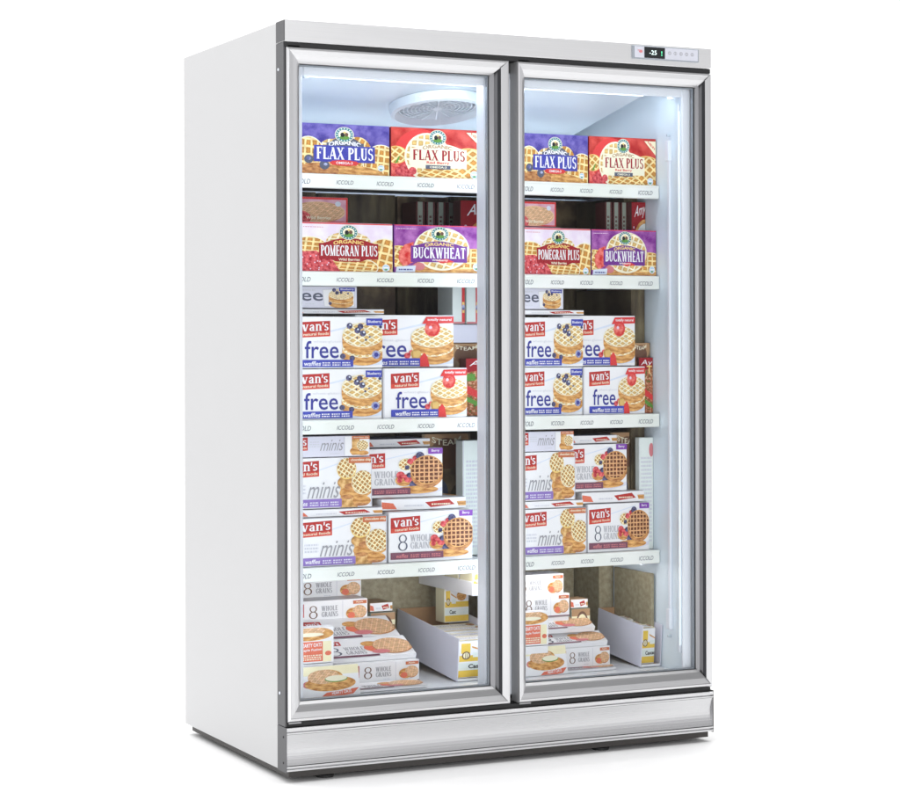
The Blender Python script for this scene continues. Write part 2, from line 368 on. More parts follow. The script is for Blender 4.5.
def serif_glyph(ch):
    S = lambda x, a=0., b=1., t=TH: [_line(x, a, x, b, t)]
    foot = lambda *xs: [_ser(x, 0) for x in xs]
    head = lambda *xs: [_ser(x, .945) for x in xs]
    H = lambda x0, x1, y: [_line(x0, y, x1, y, TN)]
    G = {
     'F': (.66, S(.2) + foot(.2) + head(.2) + H(.2, .62, .962) + H(.2, .48, .52) + [_line(.6, .76, .6, .99, .06), _line(.47, .42, .47, .62, .05)]),
     'L': (.66, S(.2) + foot(.2) + head(.2) + H(.2, .62, .038) + [_line(.6, .01, .6, .25, .06)]),
     'E': (.68, S(.2) + foot(.2) + head(.2) + H(.2, .62, .038) + H(.2, .62, .962) + H(.2, .5, .52) + [_line(.61, .01, .61, .24, .06), _line(.6, .78, .6, .99, .06), _line(.49, .42, .49, .62, .05)]),
     'A': (.80, [_line(.1, 0, .4, .97, TN), _line(.68, 0, .4, 1, TH)] + H(.2, .56, .33) + foot(.1, .68)),
     'X': (.80, [_line(.66, 0, .14, 1, TH), _line(.12, 0, .64, 1, TN)] + foot(.12, .66) + head(.14, .64)),
     'P': (.66, S(.2) + foot(.2) + head(.2) + _arc(.3, .735, .27, .228, -90, 90, TH * .9, TN) + H(.2, .3, .507) + H(.2, .3, .963)),
     'R': (.76, S(.2) + foot(.2, .68) + head(.2) + _arc(.3, .755, .25, .208, -90, 90, TH * .9, TN) + H(.2, .3, .547) + H(.2, .3, .963) + [_line(.66, 0, .38, .54, TH)]),
     'B': (.70, S(.2) + foot(.2) + head(.2) + _arc(.3, .755, .23, .208, -90, 90, TH * .8, TN) + _arc(.3, .292, .28, .255, -90, 90, TH, TN) + H(.2, .3, .547) + H(.2, .3, .963) + H(.2, .3, .037)),
     'D': (.78, S(.2) + foot(.2) + head(.2) + _arc(.3, .5, .37, .463, -90, 90, TH, TN, 20) + H(.2, .3, .037) + H(.2, .3, .963)),
     'U': (.78, S(.2, .3) + head(.2, .6) + S(.6, .3, 1, TN) + _arc(.4, .3, .2, .27, 180, 360, TH * .75, TN)),
     'S': (.58, _arc(.3, .745, .19, .218, 30, 270, TH * .75, TN) + _arc(.3, .277, .2, .25, -150, 90, TH * .8, TN) + [_line(.47, .76, .47, .98, .05), _line(.1, .02, .1, .24, .05)]),
     'C': (.76, _arc(.42, .5, .31, .463, 45, 315, TH, TN, 22) + [_line(.66, .72, .66, 1, .05), _line(.66, 0, .66, .25, .05)]),
     'G': (.80, _arc(.42, .5, .31, .463, 45, 330, TH, TN, 22) + [_line(.66, .72, .66, 1, .05), _line(.64, .1, .64, .46, TH * .8)] + H(.52, .76, .46)),
     'O': (.82, _arc(.41, .5, .30, .463, 0, 360, TH, TN, 28)),
     'K': (.80, S(.2) + foot(.2, .68) + head(.2, .62) + [_line(.28, .42, .6, 1, TN), _line(.66, 0, .36, .56, TH)]),
     'W': (1.12, [_line(.36, 0, .12, 1, TH), _line(.36, 0, .56, .95, TN), _line(.78, 0, .56, 1, TH), _line(.78, 0, .98, 1, TN)] + head(.12, .56, .98)),
     'H': (.84, S(.2) + S(.64) + foot(.2, .64) + head(.2, .64) + H(.2, .64, .51)),
     'T': (.72, S(.36) + foot(.36) + H(.06, .66, .962) + [_line(.08, .76, .08, .99, .05), _line(.64, .76, .64, .99, .05)]),
     'M': (1.0, S(.16, 0, 1, TN) + S(.82) + foot(.16, .82) + head(.14, .84) + [_line(.48, 0, .18, 1, TH * .9), _line(.48, 0, .8, 1, TN)]),
     'N': (.84, S(.16, 0, 1, TN) + S(.68, 0, 1, TN) + foot(.16) + head(.14, .68) + [_line(.66, 0, .18, 1, TH)]),
     'I': (.40, S(.2) + foot(.2) + head(.2)),
     ' ': (.30, []),
     'v': (.92, [_line(.42, 0, .16, 1, .30), _line(.46, 0, .74, 1, .13), _ser(.16, .93, .42, .08), _ser(.74, .93, .32, .08)]),
     'a': (.84, S(.60, 0, .72, .25) + _arc(.42, .68, .20, .26, 0, 170, .2, .12) + _arc(.40, .29, .22, .24, 60, 300, .25, .11) + [_ser(.66, 0, .30, .08)]),
     'n': (.98, S(.24, 0, 1, .25) + S(.74, 0, .66, .25) + _arc(.50, .66, .24, .27, 0, 150, .2, .14) + [_ser(.24, 0, .42, .08), _ser(.74, 0, .42, .08), _ser(.17, .93, .28, .08)]),
     's': (.66, _arc(.34, .72, .19, .215, 20, 270, .22, .12) + _arc(.32, .28, .2, .225, -160, 90, .24, .12)),
     "'": (.22, [_line(.09, .78, .13, 1.28, .16)]),
    }
    return G[ch]
def glyphs_serif(txt):
    if ('S', txt) in _tc: return _tc[('S', txt)]
    x = 0; out = []
    for ch in txt:
        w, q = serif_glyph(ch)
        for k, pl in enumerate(q): out.append(([(px + x, py) for px, py in pl], k))
        x += w + .03
    W = x - .03
    r = [([(px / W, py) for px, py in pl], k) for pl, k in out]
    _tc[('S', txt)] = r
    return r

# ---------------------------------------------------------------- printed artwork laid on one face of a carton
def clip_poly(pts, w, h):
    for ax, lim, sg in ((0, 0, 1), (0, w, -1), (1, 0, 1), (1, h, -1)):
        out = []
        n = len(pts)
        for i in range(n):
            a, b = pts[i], pts[(i + 1) % n]
            da = (a[ax] - lim) * sg; db = (b[ax] - lim) * sg
            if da >= 0: out.append(a)
            if (da > 0 > db) or (da < 0 < db):
                t = da / (da - db)
                out.append((a[0] + (b[0] - a[0]) * t, a[1] + (b[1] - a[1]) * t))
        pts = out
        if len(pts) < 3: return []
    return pts
class Art:
    """artwork in design units w x h, laid on the face with corner o and edge vectors U, V, outward normal N"""
    def __init__(s, mb, w, h, o, U, V, N):
        s.mb = mb; s.w = w; s.h = h; s.o = Vector(o); s.U = Vector(U); s.V = Vector(V); s.N = Vector(N); s.z = 0.0003
        s.W = 0.0
    def add(s, polys, k, uvf=None, step=True):
        for pl in polys:
            extra = 0
            if isinstance(pl, tuple) and len(pl) == 2 and isinstance(pl[1], int): pl, extra = pl
            q = clip_poly(list(pl), s.w, s.h)
            if len(q) < 3: continue
            ar = sum(q[i][0] * q[(i + 1) % len(q)][1] - q[(i + 1) % len(q)][0] * q[i][1] for i in range(len(q)))
            if abs(ar) < 1e-5: continue
            if ar < 0: q = q[::-1]
            zz = s.z + extra * 0.00002
            P = [s.o + s.U * (x / s.w) + s.V * (y / s.h) + s.N * zz for x, y in q]
            uv = [uvf(x, y) if uvf else (x / 25.0 + s.W, y / 25.0) for x, y in q]
            s.mb.face(P, k, uv)
        s.z += 0.00008
    def R(s, x0, y0, x1, y1, k): s.add([[(x0, y0), (x1, y0), (x1, y1), (x0, y1)]], k)
    def P(s, pts, k): s.add([pts], k)
    def E(s, cx, cy, rx, ry, k, n=28): s.add([[(cx + rx * math.cos(2 * PI * i / n), cy + ry * math.sin(2 * PI * i / n)) for i in range(n)]], k)
    def Es(s, lst, k, n=14):
        s.add([([(cx + r * math.cos(2 * PI * i / n), cy + r * math.sin(2 * PI * i / n)) for i in range(n)], j) for j, (cx, cy, r) in enumerate(lst)], k)
        s.z += 0.00002 * len(lst)
    def Wf(s, cx, cy, rx, ry, cells, rot, k, n=36):
        c, sn = math.cos(rot), math.sin(rot)
        def uvf(x, y):
            a, b = (x - cx) / rx, (y - cy) / ry
            return ((a * c - b * sn) * cells + 20.5, (a * sn + b * c) * cells + 20.5)
        s.add([[(cx + rx * math.cos(2 * PI * i / n), cy + ry * math.sin(2 * PI * i / n)) for i in range(n)]], k, uvf)
    def WR(s, pts, size, rot, k):
        c, sn = math.cos(rot), math.sin(rot)
        s.add([pts], k, lambda x, y: ((x * c - y * sn) / size, (x * sn + y * c) / size))
    def stack(s, cx, cy, rx, ry, th, cells, rot, k, crust='crust'):
        s.E(cx, cy - th, rx, ry, crust)
        s.R(cx - rx, cy - th, cx + rx, cy, crust)
        s.E(cx, cy, rx, ry, 'cream' if crust == 'crust' else crust)
        s.Wf(cx, cy, rx * .97, ry * .95, cells, rot, k)
    def T(s, txt, x0, y0, x1, y1, k, bold=0.0, shear=0.0, arc=0.0, serif=False, tilt=0.0):
        gl = glyphs_serif(txt) if serif else glyphs_sans(txt, bold)
        def f(p):
            x, y = p
            X = x0 + (x1 - x0) * x + shear * y * (y1 - y0)
            Y = y0 + (y1 - y0) * y + arc * (1 - (2 * x - 1) ** 2) + tilt * x
            return (X, Y)
        if serif: s.add([([f(p) for p in pl], kk) for pl, kk in gl], k); s.z += 0.0003
        else: s.add([[f(p) for p in pl] for pl in gl], k)
    def lines(s, x0, y0, x1, y1, n, k, seed=1):
        """rows of fine print"""
        rr = random.Random(seed); out = []
        dy = (y1 - y0) / n
        for i in range(n):
            x = x0; yb = y0 + i * dy
            while x < x1:
                w = rr.uniform(.8, 2.4); out.append([(x, yb), (min(x + w, x1), yb), (min(x + w, x1), yb + dy * .55), (x, yb + dy * .55)]); x += w + rr.uniform(.4, .8)
        s.add(out, k)
    def emblem(s, cx, cy, rx, ry):
        s.E(cx, cy, rx, ry, 'cream'); s.E(cx, cy, rx * .93, ry * .93, 'teal')
        n = 16
        s.add([[(cx + rx * f * math.cos(a + d), cy + ry * f * math.sin(a + d)) for f, d in ((.72, -.08), (.86, -.08), (.86, .08), (.72, .08))] for a in [2 * PI * i / n for i in range(n)]], 'mint')
        s.E(cx, cy, rx * .64, ry * .64, 'cream'); s.E(cx, cy - ry * .36, rx * .5, ry * .27, 'leaf')
        s.E(cx - rx * .2, cy - ry * .02, rx * .22, ry * .3, 'ink_black'); s.E(cx + rx * .22, cy + ry * .02, rx * .2, ry * .26, 'brown')
        s.E(cx + rx * .02, cy + ry * .3, rx * .15, ry * .12, 'gold')
    def seal(s, cx, cy, r):
        s.E(cx, cy, r, r, 'white'); s.E(cx, cy, r * .82, r * .82, 'sky'); s.R(cx - r * .7, cy - r * .12, cx + r * .7, cy + r * .3, 'white'); s.E(cx, cy - r * .45, r * .4, r * .22, 'leaf')
    def banner(s, x0, y0, x1, y1, top, k):
        n = 16
        xs = [x1 + (x0 - x1) * i / n for i in range(n + 1)]
        pts = [(x0, y0), (x1, y0)] + [(x, y1 + (top - y1) * max(0, 1 - ((x - (x0 + x1) / 2) / ((x1 - x0) * .42)) ** 2)) for x in xs]
        # split into quads to stay convex
        q = []
        for i in range(n):
            q.append([(pts[2 + i + 1][0], y0), (pts[2 + i][0], y0), pts[2 + i], pts[2 + i + 1]])
        s.add(q, k)
    def logo(s, x0, y0, x1, y1):
        d = (x1 - x0) * .06
        s.P([(x0, y0 - d * .2), (x1, y0 + d * .6), (x1, y1 + d * .6), (x0, y1 - d * .2)], 'logo_red')
        h = y1 - y0
        s.P([(x0, y0 - d * .2), (x1, y0 + d * .6), (x1, y0 + h * .3 + d * .6), (x0, y0 + h * .3 - d * .2)], 'logo_red_bright')
        w = x1 - x0
        s.T("van's", x0 + w * .1, y0 + h * .37, x0 + w * .95, y0 + h * .80, 'white', serif=True, tilt=d * .7)
        s.T("natural foods", x0 + w * .14, y0 + h * .09, x0 + w * .95, y0 + h * .27, 'cream', 0.01, tilt=d * .7)

# ---- the designs
def art_flax_blue(A):
    A.R(0, 0, 89, 51, 'purple_sky')
    A.E(11, 16, 16.5, 22, 'cream'); A.Wf(11, 16, 15.5, 21, 2.6, .05, 'w_gold')
    A.E(46, 14, 24, 25, 'crust'); A.Wf(58, 22, 14, 17, 2.4, .5, 'w_gold'); A.Wf(33, 20, 14, 16, 2.2, .1, 'w_pale')
    A.E(81, 10, 18, 22, 'cream'); A.Wf(81, 10, 17, 21, 2.9, .1, 'w_gold')
    A.E(45, -4, 42, 14, 'crust'); A.E(20, 3, 20, 8, 'crust_dark')
    A.Es([(11, 14.5, 4.4)], 'slate'); A.E(11, 15.2, 2.2, 1.8, 'berry_blue'); A.Es([(26, 9, 4.8)], 'slate'); A.E(27, 9.6, 1.8, 1.5, 'berry_blue')
    A.banner(28, 27, 64, 32, 39, 'slate'); A.T('ORGANIC', 30, 27.6, 61, 32.2, 'white', .035, arc=2.6)
    A.R(16, 12.3, 74.8, 29, 'deep_blue'); A.R(15.2, 13, 16, 24, 'slate')
    A.T('FLAX PLUS', 18, 15, 73, 27.3, 'white', serif=True)
    A.E(45, 11.5, 14, 3, 'tag_red'); A.R(33, 9.2, 57, 13.6, 'tag_red'); A.T('OMEGA-3', 37, 10.2, 53, 12.8, 'white', .02)
    A.emblem(45, 40.5, 9.2, 7.9); A.seal(80.5, 7.5, 3.3)
def art_flax_red(A):
    A.R(0, 0, 91, 50, 'red_sky')
    A.E(0, 0, 34, 14, 'strawberry'); A.E(30, 24, 27, 25, 'tag_red')
    A.E(5, 22, 11, 9, 'gold'); A.Wf(5, 22, 10, 8.4, 1.6, .7, 'w_gold')
    A.E(36, 21, 23, 24.5, 'cream'); A.Wf(36, 21, 21, 22.5, 3.2, .05, 'w_pale')
    A.E(78, 12, 25, 19.5, 'gold'); A.Wf(78, 12, 24, 18.5, 2.9, .75, 'w_gold'); A.Wf(48, 1, 22, 9, 2.6, .6, 'w_gold')
    A.P([(3, 13), (7, 20), (9, 21), (6, 14)], 'leaf')
    A.Es([(8, 5, 4.5), (15, 3, 4.2), (21, 6, 4), (12, 9, 4)], 'berry_red')
    A.banner(19, 10, 75.5, 29.5, 35, 'cream'); A.T('ORGANIC', 31, 28, 61, 31.8, 'kraft', .03, arc=2.2)
    A.T('FLAX PLUS', 21, 17.5, 73.5, 28, 'dark_red', serif=True)
    A.T('Red Berry', 35, 13.2, 58, 16.6, 'tag_red', .02); A.R(34, 8.6, 59, 12.6, 'slate'); A.T('OMEGA-3', 38, 9.6, 55, 11.7, 'cream', .02)
    A.P([(75, 47.5), (91, 47.5), (91, 32)], 'pale_yellow'); A.T('NEW', 80, 45, 90, 48.4, 'tag_red', .02, tilt=-8)
    A.emblem(46, 41, 8.6, 7.8); A.seal(83, 4, 4)
def art_pomegran(A):
    A.R(0, 0, 90, 50, 'pink_sky'); A.R(0, 48.8, 90, 50, 'tag_red')
    A.lines(2, 45.2, 22, 46.4, 1, 'pale_red')
    A.E(8, 24, 18, 12, 'cream'); A.Wf(8, 24, 17, 11, 2.4, .1, 'w_gold'); A.Wf(46, 31, 22, 10, 3, .2, 'w_pale')
    A.E(82, 16, 19, 19, 'cream'); A.Wf(82, 16, 18, 18, 2.3, .25, 'w_gold'); A.E(50, 4, 26, 11, 'cream'); A.Wf(50, 4, 25, 10, 3, .15, 'w_gold')
    A.P([(0, 0), (38, 0), (30, 12), (14, 21), (0, 20)], 'berry_red')
    rr = random.Random(3)
    A.Es([(rr.uniform(0, 30), rr.uniform(0, 17), rr.uniform(1.8, 3.4)) for i in range(26)], 'berry_red')
    A.Es([(rr.uniform(0, 28), rr.uniform(1, 16), .7) for i in range(14)], 'pink')
    A.banner(17, 12.5, 75.5, 29, 34.5, 'dark_red')
    A.T('ORGANIC', 31, 27.2, 61, 31, 'gold', .03, arc=1.8); A.T('POMEGRAN PLUS', 18.5, 16, 74.5, 26.8, 'white', serif=True)
    A.P([(28, 12.5), (64, 12.5), (58, 10), (34, 10)], 'dark_red'); A.T('Wild Berries', 36, 11, 57, 13.6, 'cream', .02)
    A.emblem(46, 40.5, 9.2, 7.8); A.seal(83, 4, 3.8)
def art_buckwheat(A):
    A.R(0, 0, 88, 48, 'magenta_sky'); A.R(0, 47.2, 88, 48, 'tag_red'); A.lines(2, 43.8, 22, 45, 1, 'pink')
    A.E(4, 16, 15, 11, 'gold'); A.Wf(4, 16, 14, 10, 2, .4, 'w_gold'); A.E(80, 8, 20, 17, 'gold'); A.Wf(80, 8, 19, 16, 2.9, .02, 'w_gold')
    A.R(10, 0, 88, 4, 'crust'); A.E(47, 21, 29, 21, 'crust'); A.E(47, 24, 28, 22, 'cream'); A.Wf(47, 24.5, 26.5, 20.5, 3.6, .35, 'w_pale')
    A.P([(4, 20), (10, 28), (19, 31), (18, 10), (8, 6)], 'strawberry'); A.E(11, 15, 7, 8, 'strawberry')
    A.banner(16, 10.5, 72.5, 27, 31.8, 'deep_violet'); A.P([(46, 9.5), (60, 11), (52, 14), (40, 13)], 'tag_red')
    A.T('ORGANIC', 30, 25.8, 59, 29.2, 'gold', .03, arc=1.6); A.T('BUCKWHEAT', 18, 14.5, 71, 25.5, 'white', serif=True)
    A.T('Wildberry', 37, 11, 53, 13.6, 'white', .02); A.E(24, 6, 6, 4, 'pale_red')
    A.P([(1, 0), (20, 0.5), (21, 7), (2, 5.5)], 'pale_blue'); A.lines(4, 2, 18, 4.6, 1, 'navy', 4)
    A.emblem(45, 39.5, 9, 7.2); A.seal(82, 6, 4)
def small_copy(A, x0, x1, y0, y1, k='white'):
    w = x1 - x0
    for i in range(3):
        a = x0 + w * i / 3
        A.lines(a + .8, y0, a + w / 3 - 1, y1, 2, k, 11 + i)
def art_free(A, kind='blue'):
    """92 x 51"""
    A.R(0, 0, 92, 51, 'white'); A.P([(34, 36), (70, 45), (92, 51), (92, 49), (70, 42.5), (34, 34.6)], 'pale_blue')
    A.P([(30, 0), (92, 9), (92, 3), (60, 0)], 'pale_blue')
    A.logo(8, 30.5, 39, 46); A.T('wheat-gluten', 22, 24.5, 50, 27.5, 'pale_text')
    A.T('free', 13.5, 9.5, 47.5, 27, 'navy', .008)
    if kind == 'blue':
        A.stack(72, 20, 21, 10, 8, 4, .7, 'w_pale'); A.stack(72, 33, 21, 12.5, 8, 3, .75, 'w_pale')
        A.Es([(58.5, 42, 3), (66.5, 37.5, 3.2), (69.5, 41.5, 3), (72, 34.5, 3.2), (90, 41, 1.6), (75, 28, 1.2), (66, 30, 1), (79, 31, 1), (51.5, 11.5, 2.8), (61, 9.5, 2.8)], 'berry_dark')
        A.Es([(67, 38.5, 1), (59, 43, .9), (73, 35.5, 1.1)], 'pale_blue')
        A.Es([(85.3, 13, 4.2)], 'berry_blue'); A.Es([(85.6, 13, 2.3)], 'navy')
        A.R(8, .8, 62, 8, 'band_blue'); A.R(75.5, 42.5, 92, 49.5, 'band_blue'); A.T('Blueberry', 77, 44.3, 91, 47.8, 'white', .015)
    else:
        A.stack(72, 19, 20, 9, 8, 4, .7, 'w_pale'); A.stack(72, 30, 20.5, 11, 7.5, 3, .75, 'w_pale')
        A.E(72, 38, 7.2, 8, 'tag_red'); A.E(71, 37, 6.4, 7, 'strawberry'); A.Es([(70, 39, 1.6)], 'pink')
        A.Es([(48, 11, 3), (52, 14, 2.6)], 'berry_red'); A.E(56, 13, 5, 4, 'w_pale')
        A.R(8, .8, 62, 8.4, 'band_blue'); A.P([(60, 0), (69, 0), (67, 10), (64, 14), (60, 9)], 'tag_red')
        A.P([(62, 42.5), (92, 43.5), (92, 50), (66, 49.5)], 'tag_red'); A.T('totally natural', 67, 44.8, 90, 48.2, 'white', .02)
    A.T('waffles', 12, 2, 29, 6.6, 'white', .015, shear=.2); small_copy(A, 30, 60, 2.2, 6.6)
    A.R(0, 0, .7, 51, 'pale_text')
def minis_word(A, x0, y0, x1, y1, k='grey_text'):
    A.T('minis', x0, y0, x1, y1, k, 0.0, shear=.28)
def art_minis(A):
    """86 x 48"""
    A.R(0, 0, 86, 48, 'white'); A.P([(34, 36), (60, 44), (60, 45), (34, 37)], 'pale_blue'); A.P([(50, 0), (86, 6), (86, 2), (70, 0)], 'lavender')
    A.logo(2, 29.5, 34, 44.5); A.lines(8, 14, 21, 24, 3, 'pale_text', 5)
    A.R(55, 0, 72, 28, 'nuggets'); A.E(60, 24, 8, 6, 'nuggets'); A.E(64, 14, 10, 6, 'crust'); A.E(62, 6, 9, 5, 'nuggets'); A.E(76, 6, 9, 5, 'crust'); A.E(66, 20, 7, 3.5, 'crust_dark'); A.E(62, 10, 6, 2.2, 'crust_dark'); A.E(75, 2.5, 7, 1.6, 'crust_dark')
    A.E(61, 37, 9.6, 10, 'gold'); A.Wf(61, 38, 9.2, 9.6, 2.6, .6, 'w_dot')
    A.E(77, 21.5, 11.4, 12, 'crust'); A.E(77, 23.5, 11, 11.5, 'cream'); A.Wf(77, 24, 10.6, 11.2, 3, .65, 'w_dot')
    minis_word(A, 22, 9.5, 52, 25)
    A.R(1.5, .8, 56, 8.6, 'violet_band'); A.T('waffles', 8, 2.6, 22, 7, 'white', .015, shear=.2); small_copy(A, 24, 54, 2.4, 7, 'lavender')
    A.R(63, 42.5, 86, 48, 'orange_tag'); A.T('chocolate chip', 65, 43.8, 85, 47, 'cream', .02)
    A.R(85.3, 0, 86, 48, 'pale_text')
def eight(A, cx, y0, y1, w, k='slate'):
    h = y1 - y0
    A.add([(q, i % 2) for i, q in enumerate(_arc(cx, y0 + h * .73, w * .38, h * .22, 0, 360, w * .15, h * .05, 22))], k)
    A.add([(q, i % 2) for i, q in enumerate(_arc(cx, y0 + h * .27, w * .44, h * .25, 0, 360, w * .17, h * .05, 24))], k)
def art_grains(A):
    """84 x 49"""
    A.R(0, 0, 84, 49, 'white'); A.P([(30, 38), (66, 46), (66, 47), (30, 39)], 'pale_blue'); A.P([(52, 2), (84, 9), (84, 5), (64, 1)], 'lavender')
    A.logo(1.5, 29, 31, 44); eight(A, 13.5, 11, 27.5, 9)
    A.T('WHOLE', 21, 20, 43, 26.5, 'mid_text', serif=True); A.T('GRAINS', 21, 12.5, 43, 19, 'mid_text', serif=True)
    A.E(50, 33, 7, 6.4, 'cream'); A.Wf(50, 33, 6.6, 6, 2, .7, 'w_dot'); A.E(48, 17, 8, 6, 'crust')
    A.Es([(45, 22, 4), (52, 19, 4.4), (44, 17, 2.6), (54, 36, 3), (59, 39, 3)], 'berry_red'); A.Es([(63, 41.5, 4), (53, 22, 2.6), (58, 12, 5), (51, 30, 2.2)], 'berry_dark')
    A.E(60, 7, 20, 4, 'crust')
    A.E(69.5, 23, 15.4, 14.6, 'crust_dark'); A.E(69.5, 27, 15.4, 14.8, 'crust'); A.Wf(69.5, 27, 14.6, 13.8, 3.3, 0.0, 'w_brown')
    A.R(1, 2.6, 54, 9.4, 'plum_band'); A.T('waffles', 6, 4, 18, 8, 'pale_red', .015, shear=.2); small_copy(A, 20, 52, 4.2, 8, 'pale_red')
    A.R(70.5, 43.2, 84, 49, 'purple_tag'); A.T('Berry', 73.5, 44.6, 81, 47.8, 'white', .015)
def art_free_end(A):
    """68 x 22 narrow side of a free carton"""
    A.R(0, 0, 68, 22, 'lavender'); A.T('free', -4, 7, 34, 19.5, 'slate', .012); A.lines(2, 17.5, 26, 20.5, 1, 'pale_text', 9); A.lines(16, 3.4, 26, 5, 1, 'pale_text', 2)
    A.P([(35, 1), (66, 1), (66, 21), (33, 19)], 'pale_text'); A.P([(35.6, 1.6), (65.4, 1.6), (65.4, 20.4), (33.8, 18.4)], 'white')
    A.stack(52, 9, 12.5, 5, 4.5, 4, .7, 'w_gold'); A.stack(52, 14, 12.5, 5.5, 4, 4, .7, 'w_pale')
    A.Es([(45, 18.5, 2), (48, 15.5, 2), (52, 16, 1.5), (41, 4.5, 1.7), (59, 15, 1)], 'berry_dark')
    A.R(50, 17.2, 66, 21, 'band_blue'); A.T('Blueberry', 51.5, 18, 65, 20.3, 'white', .015)
def art_minis_end(A):
    """86 x 21"""
    A.R(0, 0, 86, 21, 'lavender'); A.logo(0, 6, 24, 19.5); A.lines(26, 10, 36, 17, 3, 'pale_text', 3)
    minis_word(A, 36, 6, 58, 17.5); A.lines(46, 2.6, 56, 4.2, 1, 'pale_text', 8)
    A.R(60, 1, 61, 20, 'pale_text'); A.R(61, .6, 85.4, 20.6, 'white'); A.R(68, 1, 76, 18, 'nuggets'); A.E(71, 5, 5, 4, 'crust'); A.E(79, 3, 6, 2.6, 'crust')
    A.E(79, 11, 6, 5.6, 'cream'); A.Wf(79, 11, 5.6, 5.2, 2.5, .6, 'w_dot'); A.R(68, 17.6, 86, 21, 'orange_tag'); A.T('chocolate chip', 69.5, 18.4, 85, 20.2, 'cream', .02)
def art_grains_end(A):
    """96 x 24 long narrow side"""
    A.R(0, 0, 96, 24, 'white'); A.logo(2, 6.5, 26, 20.5); eight(A, 36, 5.5, 19.5, 9, 'brown')
    A.T('WHOLE', 45, 13.3, 63, 18.5, 'grey_text', serif=True); A.T('GRAINS', 45, 7, 63, 12.2, 'grey_text', serif=True); A.lines(54, 3.4, 62, 5, 1, 'pale_text', 4)
    A.R(68, 1, 68.6, 23, 'pale_text'); A.E(80, 9, 8, 6, 'crust'); A.E(87, 10.5, 8, 7, 'crust_dark'); A.Wf(87, 11, 7.6, 6.6, 2.6, .2, 'w_faded'); A.E(78, 7, 4, 3.4, 'coral')
    A.R(80, 19, 95, 22.5, 'orange_tag'); A.T('Apple', 83, 19.8, 91, 21.8, 'cream', .015); A.R(0, 0, 96, 1, 'plum_band')
def art_grains_lid(A):
    """100 x 46 large face of a lying grains carton"""
    A.R(0, 0, 100, 46, 'white'); A.P([(6, 30), (26, 30), (26, 40), (2, 42)], 'logo_red'); A.T("van's", 9, 32, 24, 39, 'white', .02)
    eight(A, 14, 6, 26, 14, 'slate'); A.T('WHOLE', 26, 17, 48, 25, 'grey_text', serif=True); A.T('GRAINS', 26, 7, 48, 15, 'grey_text', serif=True)
    A.E(62, 20, 14, 10, 'coral'); A.E(56, 30, 9, 6, 'crust'); A.E(80, 22, 22, 19, 'crust_dark'); A.Wf(80, 23, 21, 18, 4, .35, 'w_faded'); A.E(64, 10, 10, 5, 'pale_red')
    A.R(0, 0, 60, 4, 'plum_band')
def art_oats(A):
    """68 x 34 waffle sandwich lid"""
    A.R(0, 0, 68, 34, 'white'); A.R(0, 24, 68, 34, 'pale_yellow')
    A.E(10, 14, 6, 4, 'pale_red'); A.E(35, 14, 29, 8.5, 'crust'); A.E(30, 21, 20, 9, 'crust'); A.Wf(28, 22, 18, 8, 3, .4, 'w_faded'); A.E(42, 19, 13, 3.8, 'leaf'); A.E(42, 19.6, 12.2, 3.3, 'cream')
    A.P([(20, -3), (60, 1), (67, 7.5), (30, 4)], 'coral'); A.T('HEARTY OATS', 36, 1.0, 58, 5, 'white', .02, tilt=1.6)
def art_oats_upper(A):
    """36 x 46 red label carton"""
    A.R(0, 0, 36, 46, 'white'); A.E(14, 38, 22, 9, 'crust'); A.Wf(10, 42, 18, 6, 2.5, .3, 'w_faded'); A.E(14, 37, 13, 2.6, 'cream'); A.R(26, 1, 34, 28, 'pale_yellow'); A.E(31, 12, 3, 3, 'coral')
    A.R(4, 2, 26, 28, 'coral'); A.T('HEARTY OATS', 5.5, 20.5, 25, 25.5, 'white', .02, tilt=.8); A.T('Maple Fusion', 5.5, 14.5, 25, 18.5, 'white', .02, tilt=.8); A.lines(6, 4, 25, 12, 3, 'cream', 8)
def art_snack(A):
    """26 x 54 yellow and white carton"""
    A.R(0, 0, 26, 54, 'white'); A.R(2, 36, 12, 51, 'yellow'); A.R(1, 24, 26, 33, 'yellow'); A.R(.5, 1, 26, 11, 'yellow'); A.R(0, 11.4, 26, 22, 'mint')
    A.E(7, 32, 5, 5.6, 'brown'); A.E(7, 32, 3.6, 4.2, 'pale_yellow'); A.R(6, 28.5, 6.8, 35.5, 'brown'); A.R(8.2, 29, 8.9, 35, 'brown')
    A.T('Cascad', 8, 13.5, 27, 19.5, 'ink_black', .03); A.P([(14, 46), (26, 40), (26, 38), (15, 43)], 'crust'); A.R(16, 30, 26, 36, 'mint')
def art_ingredients(A):
    """24 x 64 plain white carton side with small print"""
    A.R(0, 0, 24, 64, 'mint'); A.lines(3, 4, 22, 54, 22, 'pale_text', 21); A.E(21, 57, 4, 4, 'pale_red'); A.R(0, 0, .8, 64, 'pale_text')
def art_maroon(A):
    """20 x 44 maroon carton with a script word and an oval plate"""
    A.R(0, 0, 20, 44, 'maroon'); A.R(0, 0, 20, 44, 'dark_red'); A.E(20, 20, 17, 14, 'crust'); A.E(20, 20, 14.5, 11.5, 'mint'); A.E(15, 20, 4, 5, 'leaf'); A.E(14.6, 20, 1.6, 2.4, 'pale_yellow')
    A.T("Amy's", 3, 33, 23, 42, 'white', .005, shear=.35, tilt=3); A.Es([(3, 29, .8)], 'pink')
